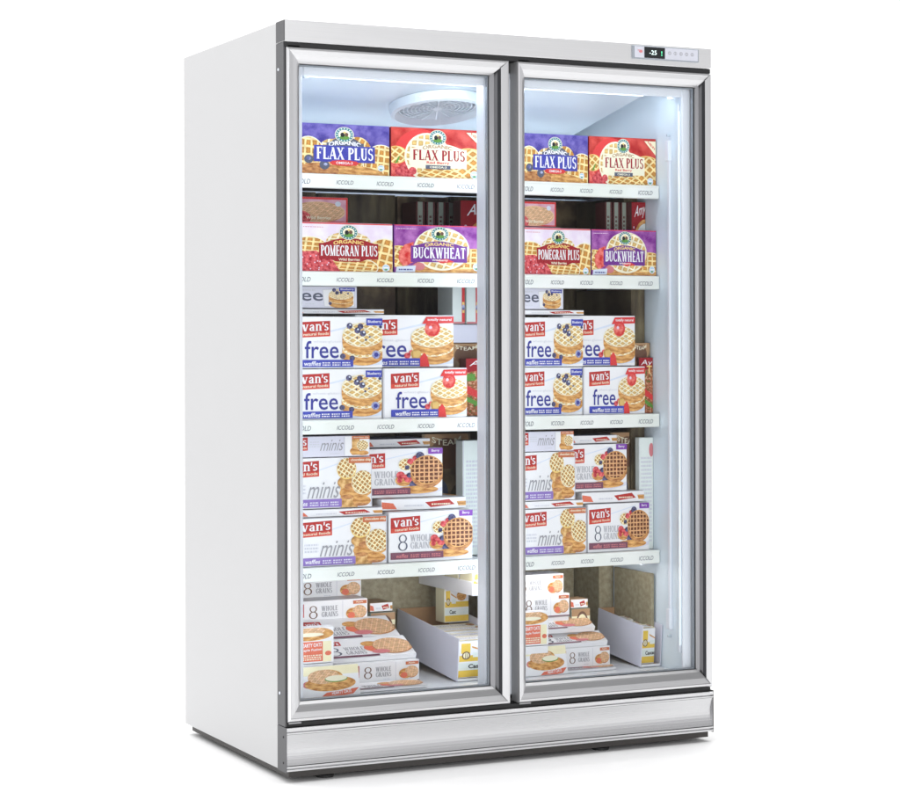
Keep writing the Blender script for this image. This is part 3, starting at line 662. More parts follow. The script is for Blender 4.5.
def art_taco(A):
    """18 x 56 dark red carton with bright food picture"""
    A.R(0, 0, 18, 56, 'salad'); A.P([(0, 42), (18, 46), (18, 56), (0, 56)], 'dark_red'); A.T('Ay', 2, 47, 16, 54, 'white', .0, shear=.3); A.T('T', 10, 40, 17, 48, 'gold', .02)
    A.P([(0, 22), (18, 12), (18, 18), (0, 30)], 'tag_red'); A.P([(0, 14), (18, 4), (18, 8), (0, 19)], 'leaf'); A.R(0, 34, 7, 41, 'leaf')
def art_pink_end(A):
    """52 x 24"""
    A.R(0, 0, 52, 24, 'pink_carton'); A.R(0, 22, 52, 24, 'tag_red'); A.R(50.6, 0, 52, 24, 'tag_red'); A.R(0, 0, 52, 1, 'tag_red')
    A.E(28, 10, 22, 10, 'w_faded'); A.Wf(28, 10, 21, 9, 5, .4, 'w_faded'); A.E(9, 4, 13, 8, 'berry_red'); A.T('Wild Berries', 18, 3, 38, 6, 'cream', .02); A.E(44, 18, 2.4, 2.4, 'pale_blue')
def art_lid_strip(A):
    """90 x 14 edge of a flat lying carton"""
    A.R(0, 0, 90, 14, 'white'); A.P([(52, 2), (78, 5), (72, 12), (46, 9)], 'logo_red'); A.lines(53, 5, 73, 8.5, 1, 'cream', 6)
    A.P([(0, 2), (16, 1), (12, 9), (0, 11)], 'coral'); A.lines(24, 4, 44, 8, 1, 'pale_text', 7); A.P([(82, 3), (90, 3), (90, 9), (80, 9)], 'crust')
def art_multi(A):
    """12 x 42 white carton with a bright printed edge"""
    A.R(0, 0, 12, 42, 'mint'); A.R(9, 0, 12, 42, 'tag_red'); A.R(9.6, 12, 11.6, 24, 'gold'); A.E(10.6, 18, 1.6, 3, 'berry_blue'); A.R(0, 0, 12, 2, 'pale_red')
def art_spine(A):
    A.R(0, 0, 10, 50, 'maroon'); A.R(1.5, 0, 7.5, 50, 'olive_grey'); A.lines(3, 20, 6, 42, 8, 'maroon', 4)
def art_dark_round(A):
    """30 x 60 dark carton with a round badge"""
    A.R(0, 0, 30, 60, 'seeds'); A.R(0, 0, 30, 60, 'stock2'); A.E(15, 56, 14, 12, 'kraft'); A.E(15, 50, 10, 8, 'brown'); A.E(8, 30, 8, 8, 'slate'); A.E(24, 26, 7, 9, 'stock'); A.Es([(14, 18, 2), (20, 12, 2.4)], 'ink_black')
    A.T('STEAM', 6, 56, 24, 59, 'cream', .01, arc=-2)

ART = dict(flax_blue=(art_flax_blue, 89, 51), flax_red=(art_flax_red, 91, 50), pomegran=(art_pomegran, 90, 50), buckwheat=(art_buckwheat, 88, 48),
           free=(lambda A: art_free(A, 'blue'), 92, 51), free_red=(lambda A: art_free(A, 'red'), 92, 51), minis=(art_minis, 86, 48), grains=(art_grains, 84, 49),
           free_end=(art_free_end, 68, 22), minis_end=(art_minis_end, 86, 21), grains_end=(art_grains_end, 96, 24), grains_lid=(art_grains_lid, 100, 46),
           oats=(art_oats, 68, 34), oats_upper=(art_oats_upper, 36, 46), snack=(art_snack, 26, 54), ingredients=(art_ingredients, 24, 64), maroon=(art_maroon, 20, 44), taco=(art_taco, 18, 56),
           pink_end=(art_pink_end, 52, 24), lid_strip=(art_lid_strip, 90, 14), multi=(art_multi, 12, 42), spine=(art_spine, 10, 50), dark_round=(art_dark_round, 30, 60))

def carton_mesh(name, W, D, H, body, front=None, top=None, flap=True):
    """carton with its origin at the front bottom left corner, printed on the front and maybe the top"""
    mb = MB()
    mb.bev(0, W, 0, D, 0, H, body, 0.0012)
    if flap:
        mb.box(W * .35, W * .36, D * .3, D - .002, H, H + .0006, body)
    if front:
        f, w, h = ART[front]
        A = Art(mb, w, h, (.0008, 0, .0008), (W - .0016, 0, 0), (0, 0, H - .0016), (0, -1, 0)); f(A)
    if top:
        f, w, h = ART[top]
        A = Art(mb, w, h, (.0008, .0008, H), (W - .0016, 0, 0), (0, D - .0016, 0), (0, 0, 1)); A.z = .0009; f(A)
    return mb.build(name)

# ================================================================ THE SETTING
fl = MB()
fl.face([(-9, -9, .03), (11, -9, .03), (11, 4.5, .03), (-9, 4.5, .03)], 'floor')
tag(fl.build('floor'), kind='structure')

# ================================================================ THE FREEZER
W, D, Z0, Z1 = 1.321, .812, .060, 2.030
F = empty('display_freezer', (0, 0, .03))
tag(F, 'tall white two-door glass upright freezer with brushed steel door frames, standing on the white floor', 'freezer')
F.location = (0, 0, 0)
WT = .060   # wall thickness
def fpart(mb, name, parent=F, merge=False): return mb.build(name, parent, merge=merge)

# outer shell: side walls, roof, back, bottom (a shell, open at the front)
m = MB()
m.bev(-.001, WT, .0635, D, Z0, Z1, 'panel', .0015)
m.bev(W - WT, W, .0635, D, Z0, Z1 - .0, 'panel', .0015)
m.bev(WT, W - WT, .0635, D, 1.930, Z1 - .001, 'panel', .001)
m.bev(WT, W - WT, .0635, D, Z0 + .001, .195, 'panel', .001)
m.bev(WT, W - WT, .762, D - .001, .195, 1.930, 'panel', .001)
fpart(m, 'cabinet_shell')
# inner liner sheets, 3 mm proud of the shell, with a rounded front jamb
m = MB()
xi0, xi1, zi0, zi1 = WT + .003, W - WT - .003, .205, 1.922
m.face([(xi0, .062, zi0), (xi0, .755, zi0), (xi0, .755, zi1), (xi0, .062, zi1)], 'liner')
m.face([(xi1, .755, zi0), (xi1, .062, zi0), (xi1, .062, zi1), (xi1, .755, zi1)], 'liner')
m.face([(xi0, .755, zi0), (xi1, .755, zi0), (xi1, .755, zi1), (xi0, .755, zi1)], 'liner')
m.face([(xi0, .062, zi1), (xi1, .062, zi1), (xi1, .755, zi1), (xi0, .755, zi1)], 'liner')
m.face([(xi0, .755, zi0), (xi0, .062, zi0), (xi1, .062, zi0), (xi1, .755, zi0)], 'liner')
fpart(m, 'inner_liner')
m = MB()
for xa, xb in ((.030, xi0 + .006), (xi1 - .006, W - .030)):
    m.bev(xa, xb, .050, .062, .215, 1.935, 'liner_white', .004)
m.bev(xi0 + .006, xi1 - .006, .050, .062, 1.894, 1.935, 'liner_white', .004)
m.bev(xi0 + .006, xi1 - .006, .050, .062, .215, .232, 'liner_white', .004)
fpart(m, 'door_opening_trim')

# header with the control panel
m = MB()
m.bev(.0, W, .001, .062, 1.9745, 2.0335, 'steel_head', .0015)
hd = fpart(m, 'header_panel')
m = MB()
m.box(-.0015, -.0005, .004, .062, 1.977, 2.031, 'trim_grey')
m.box(.0005, W - .001, .006, .0605, 1.9615, 1.9735, 'black')
fpart(m, 'header_shadow_gap', hd)
m = MB()
m.bev(1.054, 1.276, -.004, .001, 1.9895, 2.0275, 'ctrl_edge', .0015)
m.box(1.060, 1.271, -.0052, -.0045, 1.9925, 2.0245, 'ctrl')
cp = fpart(m, 'control_panel')
m = MB()
m.box(1.092, 1.160, -.0062, -.0054, 1.9930, 2.0240, 'display')
A = Art(m, 68, 31, (1.092, -.0064, 1.9930), (.068, 0, 0), (0, 0, .031), (0, -1, 0))
A.T('-25', 16, 9.5, 40, 22, 'digit', .005); A.R(55, 8, 58.5, 12, 'digit_green'); A.R(55, 14, 58.5, 21, 'digit_green')
fpart(m, 'display_screen', cp)
m = MB()
A = Art(m, 211, 32, (1.060, -.0053, 1.9925), (.211, 0, 0), (0, 0, .032), (0, -1, 0))
A.R(10, 20, 26, 22, 'pale_red'); A.E(20, 17, 6, 3, 'pale_red')
fpart(m, 'indicator', cp)
for i in range(5):
    x = 116 + i * 19
    m = MB(); A = Art(m, 211, 32, (1.060, -.0053, 1.9925), (.211, 0, 0), (0, 0, .032), (0, -1, 0))
    A.E(x, 18, 5.6, 5, 'grey_text', 14); A.E(x, 18, 3.8, 3.4, 'ctrl', 12); A.R(x - 1, 14, x + 1, 22, 'grey_text'); A.lines(x - 6, 5, x + 6, 8, 1, 'pale_text', i)
    fpart(m, 'button', cp)

# kick panel at the bottom: ridged brushed sheet, slightly bowed
m = MB()
prof = [(.060, .0035), (.0615, -.001), (.0660, -.001), (.0668, .0085), (.0698, .0085), (.0706, -.0008), (.0745, -.0008), (.0752, .0075), (.0762, .0030)]
N = 10
for i in range(1, N):
    t = i / N; prof.append((.0762 + (.157 - .0762) * t, .0030 + .0065 * math.sin(PI * t)))
prof += [(.157, .0030), (.1578, .0075), (.1585, -.0008), (.1622, -.0008), (.163, .0085), (.166, .0085), (.1668, -.001), (.1730, -.001), (.175, .0015)]
for i in range(len(prof) - 1):
    (za, ya), (zb, yb) = prof[i], prof[i + 1]
    m.face([(0, ya, za), (W, ya, za), (W, yb, zb), (0, yb, zb)], 'steel_kick')
m.face([(0, .0015, .175), (W, .0015, .175), (W, .060, .175), (0, .060, .175)], 'steel_kick')
m.face([(0, .06, .06), (W, .06, .06), (W, .0035, .06), (0, .0035, .06)], 'base')
m.face([(W, .0015, .06), (W, .06, .06), (W, .06, .175), (W, .0015, .175)], 'mid_steel')
kp = fpart(m, 'kick_panel')
m = MB()
m.box(-.0015, .0, -.001, .062, .058, .176, 'trim_grey')
fpart(m, 'end_cap', kp)
m = MB()
m.box(W + .0002, W + .0045, .004, .05, .058, .178, 'base')
fpart(m, 'end_cap', kp)
for z in (.082, .150):
    m = MB(); m.tube((-.0025, .02, z), (-.0010, .02, z), .003, 'black', 10); fpart(m, 'screw', kp)
m = MB()
m.box(.001, W - .001, .012, .0605, .1765, .187, 'black')
fpart(m, 'shadow_gap', kp)
m = MB()
m.box(.014, W - .003, .022, D - .02, .041, .0585, 'base')  # dark block standing in for the contact shadow under the cabinet
fpart(m, 'under_shadow')
for x, y in ((.128, .050), (.975, .050), (.120, .74), (1.2, .74)):
    m = MB()
    m.tube((x, y, .030), (x, y, .037), .024, 'black', 20); m.tube((x, y, .037), (x, y, .0408), .010, 'black', 12)
    fpart(m, 'levelling_foot')

m = MB(); m.tube((xi0 + .03, .084, 1.9035), (xi1 - .03, .084, 1.9035), .005, 'led_top', 12, False)
lt = fpart(m, 'lamp_tube')
for xx in (xi0 + .02, xi1 - .03):
    m = MB(); m.bev(xx, xx + .012, .072, .090, 1.890, 1.917, 'liner_white', .001); fpart(m, 'lamp_holder', lt)
def fill_bar(y, z, xa, xb, k):  # unseen tube and holders added as fill light, no known fixture
    m = MB(); m.tube((xa, y, z), (xb, y, z), .005, k, 12, False)
    lt = fpart(m, 'lamp_tube')
    for xx in (xa - .012, xb):
        m = MB(); m.bev(xx, xx + .012, y - .008, y + .008, z - .008, z + .008, 'liner_white', .001); fpart(m, 'lamp_holder', lt)
fill_bar(.46, 1.715, .11, 1.21, 'fill_rear')      # added fill light, unseen above the top shelf behind its cartons
fill_bar(.220, .5345, .11, 1.21, 'fill_low')      # added fill light, unseen under the lowest shelf behind its price rail
# mullion behind the meeting doors
m = MB(); m.bev(.608, .712, .048, .098, .205, 1.922, 'liner_white', .004); fpart(m, 'centre_mullion')
# vertical lamp tubes inside the door posts
def lamp(x, sgn, y, r=.008, k='led'):
    m = MB(); m.tube((x, y, .30), (x, y, 1.86), r, k, 12, False)
    lp = fpart(m, 'lamp_tube')
    for za, zb in ((.285, .305), (1.855, 1.875)):
        m = MB(); m.bev(x - r * 1.2, x + r * .98, y - r * 1.2, y + r * 1.2, za, zb, 'liner_white', .0005); fpart(m, 'lamp_holder', lp)
lamp(.656, -1, .108); lamp(.686, 1, .108); lamp(xi0 + .009, 1, .095)
lamp(xi1 - .0035, -1, .070, .0035, 'led_soft')

# shelf standard (pilaster) on the right wall and on the left wall
for x, s in ((xi1, -1), (xi0, 1)):
    m = MB()
    m.bev(min(x, x + s * .008), max(x, x + s * .008), .118, .130, .37, 1.765, 'liner_white', .002)
    m.bev(min(x, x + s * .013), max(x, x + s * .013), .114, .134, 1.715, 1.775, 'liner_white', .002)
    m.bev(min(x, x + s * .013), max(x, x + s * .013), .114, .134, .345, .405, 'liner_white', .002)
    m.tube((x + s * .002, .124, 1.790), (x + s * .012, .124, 1.790), .004, 'grille_dark', 8); m.tube((x + s * .002, .124, .325), (x + s * .012, .124, .325), .004, 'grille_dark', 8)
    fpart(m, 'shelf_standard')

# evaporator cover under the ceiling, sloping down to the back, with a round fan grille
m = MB()
ux0, ux1, uy0, uy1, ut, uz0, uz1 = xi0 + .02, 1.166, .125, .70, 1.920, 1.903, 1.795
m.face([(ux0, uy0, uz0), (ux1, uy0, uz0), (ux1, uy0, ut), (ux0, uy0, ut)], 'unit')
m.face([(ux0, uy1, uz1), (ux1, uy1, uz1), (ux1, uy0, uz0), (ux0, uy0, uz0)], 'unit')
m.face([(ux1, uy0, uz0), (ux1, uy1, uz1), (ux1, uy1, ut), (ux1, uy0, ut)], 'unit')
m.face([(ux0, uy1, uz1), (ux0, uy0, uz0), (ux0, uy0, ut), (ux0, uy1, ut)], 'unit')
m.face([(ux1, uy1, uz1), (ux0, uy1, uz1), (ux0, uy1, ut), (ux1, uy1, ut)], 'unit')
m.tube((ux0, uy0, uz0), (ux1, uy0, uz0), .003, 'liner_white', 8)
ev = fpart(m, 'evaporator_cover')
sl = (uz1 - uz0) / (uy1 - uy0)
nrm = Vector((0, sl, -1)).normalized(); tu = Vector((1, 0, 0)); tv = Vector((0, 1, sl)).normalized()
def fan(cx, cy):
    c = Vector((cx, cy, uz0 + sl * (cy - uy0)))
    m = MB()
    R0 = .140
    def pt(r, a, h): return c + (tu * math.cos(a) + tv * math.sin(a)) * r + nrm * h
    n = 48
    def ringband(r0, h0, r1, h1, k, sm=True):
        for i in range(n):
            a, b = 2 * PI * i / n, 2 * PI * (i + 1) / n
            m.face([pt(r0, a, h0), pt(r1, a, h1), pt(r1, b, h1), pt(r0, b, h0)], k, smooth=sm)
    ringband(R0, .001, R0 - .004, .026, 'grille'); ringband(R0 - .004, .026, R0 - .014, .030, 'grille'); ringband(R0 - .014, .030, R0 - .026, .010, 'grille')
    ringband(R0 - .026, .004, .0, .004, 'grille_dark')
    for r in [.016 + .0115 * j for j in range(9)]:
        ringband(r, .014, r + .004, .014, 'grille', False); ringband(r, .009, r, .014, 'grille')
    for j in range(16):
        a = 2 * PI * j / 16; d = (tu * math.cos(a) + tv * math.sin(a)); w = nrm.cross(d) * .0016
        m.face([c + nrm * .0165 + d * .012 + w, c + nrm * .0165 + d * .112 + w, c + nrm * .0165 + d * .112 - w, c + nrm * .0165 + d * .012 - w], 'grille')
    ringband(.014, .017, 0, .018, 'grille')
    for a in (.6, 2.2, 3.9, 5.4):
        q = pt(R0 - .004, a, .012); m.tube(q, q + nrm * .004, .004, 'white', 8)
    fpart(m, 'fan_grille', ev)
fan(.585, .300)

# shelves: one set behind each door
SH = [1.646, 1.379, .973, .5705]
def shelf(x0, x1, zt, words):
    m = MB()
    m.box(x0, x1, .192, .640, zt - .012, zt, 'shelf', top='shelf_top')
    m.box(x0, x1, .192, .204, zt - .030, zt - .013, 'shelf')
    for i in range(int((x1 - x0) / .055)):
        x = x0 + .03 + i * .055
        for y in (.26, .36, .46): m.box(x, x + .012, y, y + .012, zt - .0126, zt - .0121, 'black')
    s = fpart(m, 'shelf')
    m = MB()
    prof = [(.1905, -.0385), (.1845, -.0370), (.1835, -.034), (.1845, -.006), (.1830, -.003), (.1835, .0), (.1915, .002)]
    for i in range(len(prof) - 1):
        (ya, za), (yb, zb) = prof[i], prof[i + 1]
        m.face([(x0, ya, zt + za), (x1, ya, zt + za), (x1, yb, zt + zb), (x0, yb, zt + zb)], 'rail')
    m.face([(x1, .1905, zt - .0385), (x1, .1915, zt + .002), (x1, .1845, zt - .003), (x1, .1845, zt - .036)], 'rail')
    m.face([(x0, .1905, zt - .0385), (x0, .1845, zt - .036), (x0, .1845, zt - .003), (x0, .1915, zt + .002)], 'rail')
    A = Art(m, 1000, 1000, (0, .1836, 0), (1, 0, 0), (0, 0, 1), (0, -1, 0)); A.w = A.h = 5000; A.U = Vector((5, 0, 0)); A.V = Vector((0, 0, 5))
    for txt, xc, w, h in words:
        zc = (zt - .021) * 1000; A.z = .0004
        A.T(txt, (xc - w / 2) * 1000, zc - h * 500, (xc + w / 2) * 1000, zc + h * 500, 'slate', .0, shear=.2)
    fpart(m, 'price_rail', s)
for zt in SH:
    shelf(xi0 + .003, .690, zt, [('COLD', .123, .042, .013)] + [('ICCOLD', x, .050, .011) for x in (.247, .368, .492)] + [('ICCOLD', .617, .054, .012)])
    shelf(.700, xi1 - .003, zt, [('COLD', .815, .034, .013)] + [('ICCOLD', .815 + (x - .126) * .80, .042, .011) for x in (.247, .368, .492)] + [('ICCOLD', .815 + (.617 - .126) * .80, .048, .012)])
m = MB(); m.box(xi0 + .003, xi1 - .003, .110, .735, .2225, .228, 'shelf_top'); fpart(m, 'bottom_deck')

# ---------------------------------------------------------------- the doors
def door(x0, x1, z0, z1, wl_, wr, wt, wb):
    m = MB()
    st = [(0.0, .046, 'mid_steel'), (0.0, .0035, 'mid_steel'), (.05, .0, None), (.16, -.0005, None), (.20, .0008, None), (.50, .0040, None), (.80, .0105, None), (.97, .0170, None), (1.0, .0190, None), (1.0, .046, 'black')]
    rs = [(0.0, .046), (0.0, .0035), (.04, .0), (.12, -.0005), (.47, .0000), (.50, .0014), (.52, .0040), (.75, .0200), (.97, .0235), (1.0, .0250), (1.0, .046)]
    # right stile has its own section, so its mitre ends are cut to the rails' section by sampling both at the same fractions
    def ysec(tab, f):
        tab = [t for t in tab]
        for i in range(1, len(tab) - 2):
            a, b = tab[i], tab[i + 1]
            if a[0] <= f <= b[0] and b[0] > a[0]: return a[1] + (b[1] - a[1]) * (f - a[0]) / (b[0] - a[0])
        return tab[1][1]
    fr = [0.0, .05, .16, .20, .35, .44, .47, .50, .52, .62, .75, .85, .97, 1.0]
    def ring(f, y, yr):
        a = (x0 + wl_ * f, y, z0 + wb * f); b = (x1 - wr * f, y, z0 + wb * f); c = (x1 - wr * f, y, z1 - wt * f); d = (x0 + wl_ * f, y, z1 - wt * f)
        b2 = (b[0], yr, b[2]); c2 = (c[0], yr, c[2])
        return a, b, c, d, b2, c2
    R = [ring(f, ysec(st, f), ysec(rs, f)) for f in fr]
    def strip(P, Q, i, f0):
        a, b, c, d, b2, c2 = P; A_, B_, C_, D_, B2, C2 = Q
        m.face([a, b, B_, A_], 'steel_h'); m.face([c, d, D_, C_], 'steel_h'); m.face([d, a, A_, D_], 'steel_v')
        m.face([b2, c2, C2, B2], 'steel_v' if f0 < .5 else ('dark_reflection' if f0 < .62 else ('grey_reflection_steel' if f0 < .97 else 'mid_steel')))  # right stile: dark reflection painted as steps of steel colour
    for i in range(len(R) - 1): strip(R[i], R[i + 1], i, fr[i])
    # outer and inner returns to the back of the frame
    a, b, c, d, b2, c2 = R[0]
    bk = lambda p: (p[0], .046, p[2])
    m.face([bk(a), a, d, bk(d)], 'gap_grey' if x0 > .5 else 'trim_grey'); m.face([b, bk(b), bk(c), c], 'mid_steel'); m.face([bk(a), bk(b), b, a], 'mid_steel'); m.face([d, c, bk(c), bk(d)], 'mid_steel')
    a, b, c, d, b2, c2 = R[-1]
    m.face([a, bk(a), bk(d), d], 'black'); m.face([bk(b), b2, c2, bk(c)], 'black'); m.face([b, bk(b), bk(a), a], 'black'); m.face([c, d, bk(d), bk(c)], 'black')
    dr = fpart(m, 'door')
    m = MB()
    e = .0015
    ga, gb, gc, gd = x0 + wl_ - e, x1 - wr + e, z0 + wb - e, z1 - wt + e
    m.box(ga, gb, .0262, .0302, gc, gd, 'glass'); fpart(m, 'glass_pane', dr)
    m = MB()   # spacer bar round the inside of the pane
    for (xa, xb, za, zb) in ((ga, ga + .005, gc, gd), (gb - .005, gb, gc, gd), (ga + .005, gb - .005, gc, gc + .005), (ga + .005, gb - .005, gd - .005, gd)):
        m.box(xa, xb, .031, .040, za, zb, 'ctrl_edge')
    fpart(m, 'glass_spacer', dr)
    m = MB()   # magnetic gasket between door and cabinet
    for (xa, xb, za, zb) in ((x0 + .012, x0 + .03, z0 + .01, z1 - .01), (x1 - .03, x1 - .012, z0 + .01, z1 - .01), (x0 + .03, x1 - .03, z0 + .01, z0 + .03), (x0 + .03, x1 - .03, z1 - .03, z1 - .01)):
        m.box(xa, xb, .0465, .0495, za, zb, 'black')
    fpart(m, 'gasket', dr)
    for z in (z0 - .006, z1 + .001):
        m = MB(); m.bev(x0 + .004, x0 + .04, .006, .030, z, z + .005, 'mid_steel', .001); fpart(m, 'hinge', dr)
    return dr
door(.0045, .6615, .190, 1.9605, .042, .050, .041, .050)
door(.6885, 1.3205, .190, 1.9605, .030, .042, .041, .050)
# side trim posts beside the doors (dark grey) and its screws
m = MB()
m.box(-.0012, .0030, .010, .0620, .178, 1.9735, 'trim_grey')
for z in (1.905, .262): m.tube((-.0028, .045, z), (-.0010, .045, z), .004, 'liner_white', 10)
fpart(m, 'side_trim')

# ================================================================ THE STOCK
KX = .800
def right_of(x, y):
    """where the matching carton stands behind the right-hand door"""
    xf = x - (y - .2) * .507
    yr = .2 + (y - .2) * .3
    return .812 + (xf - .124) * KX + (yr - .2) * .6, yr
jit = random.Random(12)
def stock(name, label, cat, x0, x1, y, d, z0, z1, body, front=None, top=None, right=True, rlabel=None, tilt=0.0, group=None, end=False, lsuffix=', left door', rsuffix=', right door', rs=None):
    o = carton_mesh(name, x1 - x0, d, z1 - z0, body, front, top)
    o.location = (x0, y, z0); o.rotation_euler = (tilt, 0, math.radians(jit.uniform(-.35, .35)))
    tag(o, label + lsuffix, cat, group)
    if right:
        c = o.copy(); COL.objects.link(c)
        xr, yr = right_of(x0, y)
        c.location = (xr, yr, z0); c.scale = (min(KX, (1.256 - xr) / (x1 - x0)), rs or .6, 1)
        if end:
            c.scale[0] = max(c.scale[0], .048 / (x1 - x0)); c.location = (1.2565 - (x1 - x0) * c.scale[0], .222 if z0 < 1.2 else .262, z0); c.scale[1] = .5
        if xr + (x1 - x0) * KX < 1.2: c.rotation_euler[2] = math.radians(jit.uniform(-.5, .5))
        c['label'] = (rlabel or label) + rsuffix
    return o

# top shelf
zA, zB, zC, zD, zE = SH[0] + .002, SH[1] + .002, SH[2] + .002, SH[3] + .002, .2295
CW = 'waffle_carton'
stock(CW, 'purple waffle carton with blue banner and blueberries on the top shelf', 'carton', .112, .3895, .2, .09, zA, zA + .1385, 'deep_blue', 'flax_blue')
stock(CW, 'bright red waffle carton with cream label on the top shelf', 'carton', .394, .678, .2, .09, zA, zA + .1385, 'dark_red', 'flax_red')
# second shelf
stock(CW, 'pale pink waffle carton with dark red banner on the second shelf', 'carton', .124, .398, .2, .09, zB, zB + .134, 'pink', 'pomegran')
stock(CW, 'magenta waffle carton with purple banner and strawberry on the second shelf', 'carton', .403, .678, .2, .09, zB, zB + .134, 'deep_violet', 'buckwheat')
stock(CW, 'plain pink carton upright behind the pale pink waffle carton', 'carton', .150, .330, .31, .12, zB, zB + .138, 'pink_carton')
stock(CW, 'small pink carton end lying above and behind the pale pink waffle carton', 'carton', .120, .315, .32, .10, zB + .1405, zB + .2125, 'pink_carton', 'pink_end')
for i in range(5):
    x = .612 + i * .034
    stock('slim_carton', ['first', 'second', 'third', 'fourth', 'fifth'][i] + ' from left of slim grey-green cartons behind, second shelf', 'carton', x, x + .028, .50, .10, zB, zB + .222, 'maroon', 'spine', group='slim cartons standing at the back of the second shelf')
stock('frozen_meal_carton', "maroon carton with white script standing at the end of the second shelf", 'carton', .708, .815, .40, .05, zB, zB + .222, 'maroon', 'maroon', end=True)
# third shelf
stock(CW, 'lower white waffle carton with blueberry tag on the third shelf', 'carton', .091, .3640, .2, .045, zC, zC + .138, 'white', 'free')
stock(CW, 'upper white waffle carton with blueberry tag on the third shelf', 'carton', .0935, .3665, .2, .045, zC + .1405, zC + .282, 'white', 'free')
stock(CW, 'lower white waffle carton with red strawberry tag on the third shelf', 'carton', .3685, .629, .2, .20, zC, zC + .1385, 'white', 'free_red')
stock(CW, 'upper white carton with strawberry tag, partly behind the blueberry one, third shelf', 'carton', .306, .610, .25, .15, zC + .1415, zC + .288, 'white', 'free_red')
stock('flat_carton', 'thin flat carton lying on the upper blueberry and strawberry cartons, third shelf', 'carton', .100, .395, .250, .14, zC + .2905, zC + .3035, 'pale_text', 'lid_strip')
stock(CW, 'small pale carton end with blueberry waffles lying topmost on the third shelf', 'carton', .108, .312, .252, .12, zC + .3065, zC + .3665, 'lavender', 'free_end')
stock('serving_tray', 'small white display ledge carton at the right end of the third shelf', 'carton', .630, .745, .31, .20, zC + .210, zC + .262, 'lavender', right=False)
for i in range(2):
    x = .640 + i * .045
    stock('slim_carton', ['white slim carton with bright red edge, left of two on the raised ledge', 'white slim carton with bright red edge, right of two on the raised ledge'][i], 'carton', x, x + .040, .315, .10, zC + .264, zC + .375, 'mint', 'multi', right=False)
stock('dark_snack_carton', 'dark badge carton under the raised ledge at the end of the third shelf', 'carton', .628, .745, .32, .16, zC, zC + .2085, 'stock2', 'dark_round')
stock('frozen_meal_carton', 'dark red carton with bright salad picture at the end of the third shelf', 'carton', .660, .735, .27, .04, zC, zC + .165, 'maroon', 'taco', end=True)
# fourth shelf
stock(CW, 'lower mini waffle carton with purple band on the fourth shelf', 'carton', .106, .378, .2, .24, zD, zD + .132, 'white', 'minis', 'lid_strip')
stock(CW, 'lower white carton with big 8, brown waffle and berries, fourth shelf', 'carton', .385, .645, .2, .24, zD, zD + .140, 'white', 'grains', 'lid_strip')
stock('flat_carton', 'flat white carton between the two purple-banded mini waffle cartons, fourth shelf', 'carton', .100, .372, .215, .20, zD + .1345, zD + .1545, 'white', 'lid_strip', 'lid_strip')
stock('flat_carton', 'flat white carton between the two brown waffle and berry cartons, fourth shelf', 'carton', .376, .640, .230, .20, zD + .143, zD + .174, 'white', 'lid_strip', 'lid_strip')
stock(CW, 'upper mini waffle carton with purple band on the fourth shelf', 'carton', .080, .342, .22, .035, zD + .157, zD + .296, 'white', 'minis')
stock(CW, 'upper white carton with brown waffle and berries on the fourth shelf', 'carton', .296, .580, .26, .16, zD + .1765, zD + .314, 'white', 'grains')
stock(CW, 'small mini waffle carton end lying topmost on the fourth shelf', 'carton', .078, .336, .22, .035, zD + .2985, zD + .3555, 'lavender', 'minis_end')
stock('flat_carton', 'grey flat carton lying on the upper waffle and berry carton, fourth shelf', 'carton', .345, .560, .30, .16, zD + .3165, zD + .3395, 'pale_text', 'lid_strip')
stock('dark_snack_carton', 'dark brown carton with round badge at the back of the fourth shelf', 'carton', .600, .760, .44, .12, zD, zD + .345, 'stock2', 'dark_round')
stock('white_carton', 'tall white carton covered in small print at the end of the fourth shelf', 'carton', .664, .745, .30, .045, zD, zD + .330, 'mint', 'ingredients', end=True)
# bottom deck
stock(CW, 'rear grains carton end topmost under the lowest shelf', 'carton', .170, .440, .52, .14, .440, .505, 'white', 'grains_end')
stock(CW, 'plain white carton pile carrying the rear grains carton on the bottom deck', 'carton', .150, .440, .54, .14, zE, .438, 'white')
stock(CW, 'middle grains carton end with dark 8 on the bottom deck', 'carton', .150, .420, .43, .085, .383, .449, 'white', 'grains_end')
stock(CW, 'plain white carton under the middle grains carton on the bottom deck', 'carton', .150, .420, .435, .085, zE, .381, 'white')
stock('flat_carton', 'tilted grains carton lid with large waffle picture leaning on the pile', 'carton', .190, .478, .335, .110, .337, .352, 'white', None, 'grains_lid', tilt=math.radians(24))
stock('flat_carton', 'lower tilted grains carton lid in front of the leaning pile', 'carton', .205, .482, .235, .100, .297, .312, 'white', None, 'grains_lid', tilt=math.radians(24))
stock(CW, 'front white carton end with big 8 at the foot of the pile', 'carton', .232, .484, .215, .11, .238, .297, 'white', 'grains_end')
stock('flat_carton', 'lowest flat grains carton lid at the front edge of the deck', 'carton', .225, .470, .135, .075, zE, .2365, 'white', None, 'grains_lid', tilt=math.radians(5))
stock(CW, 'carton with waffle sandwich picture at the front left of the deck', 'carton', .085, .262, .118, .018, .2295, .312, 'white', 'oats', tilt=math.radians(-12), rs=1)
stock(CW, 'carton with square red label standing above the waffle sandwich one', 'carton', .085, .201, .160, .040, .315, .412, 'white', 'oats_upper', rs=1)
stock('flat_carton', 'plain white carton under the square red label carton', 'carton', .080, .200, .160, .045, .2295, .313, 'white')

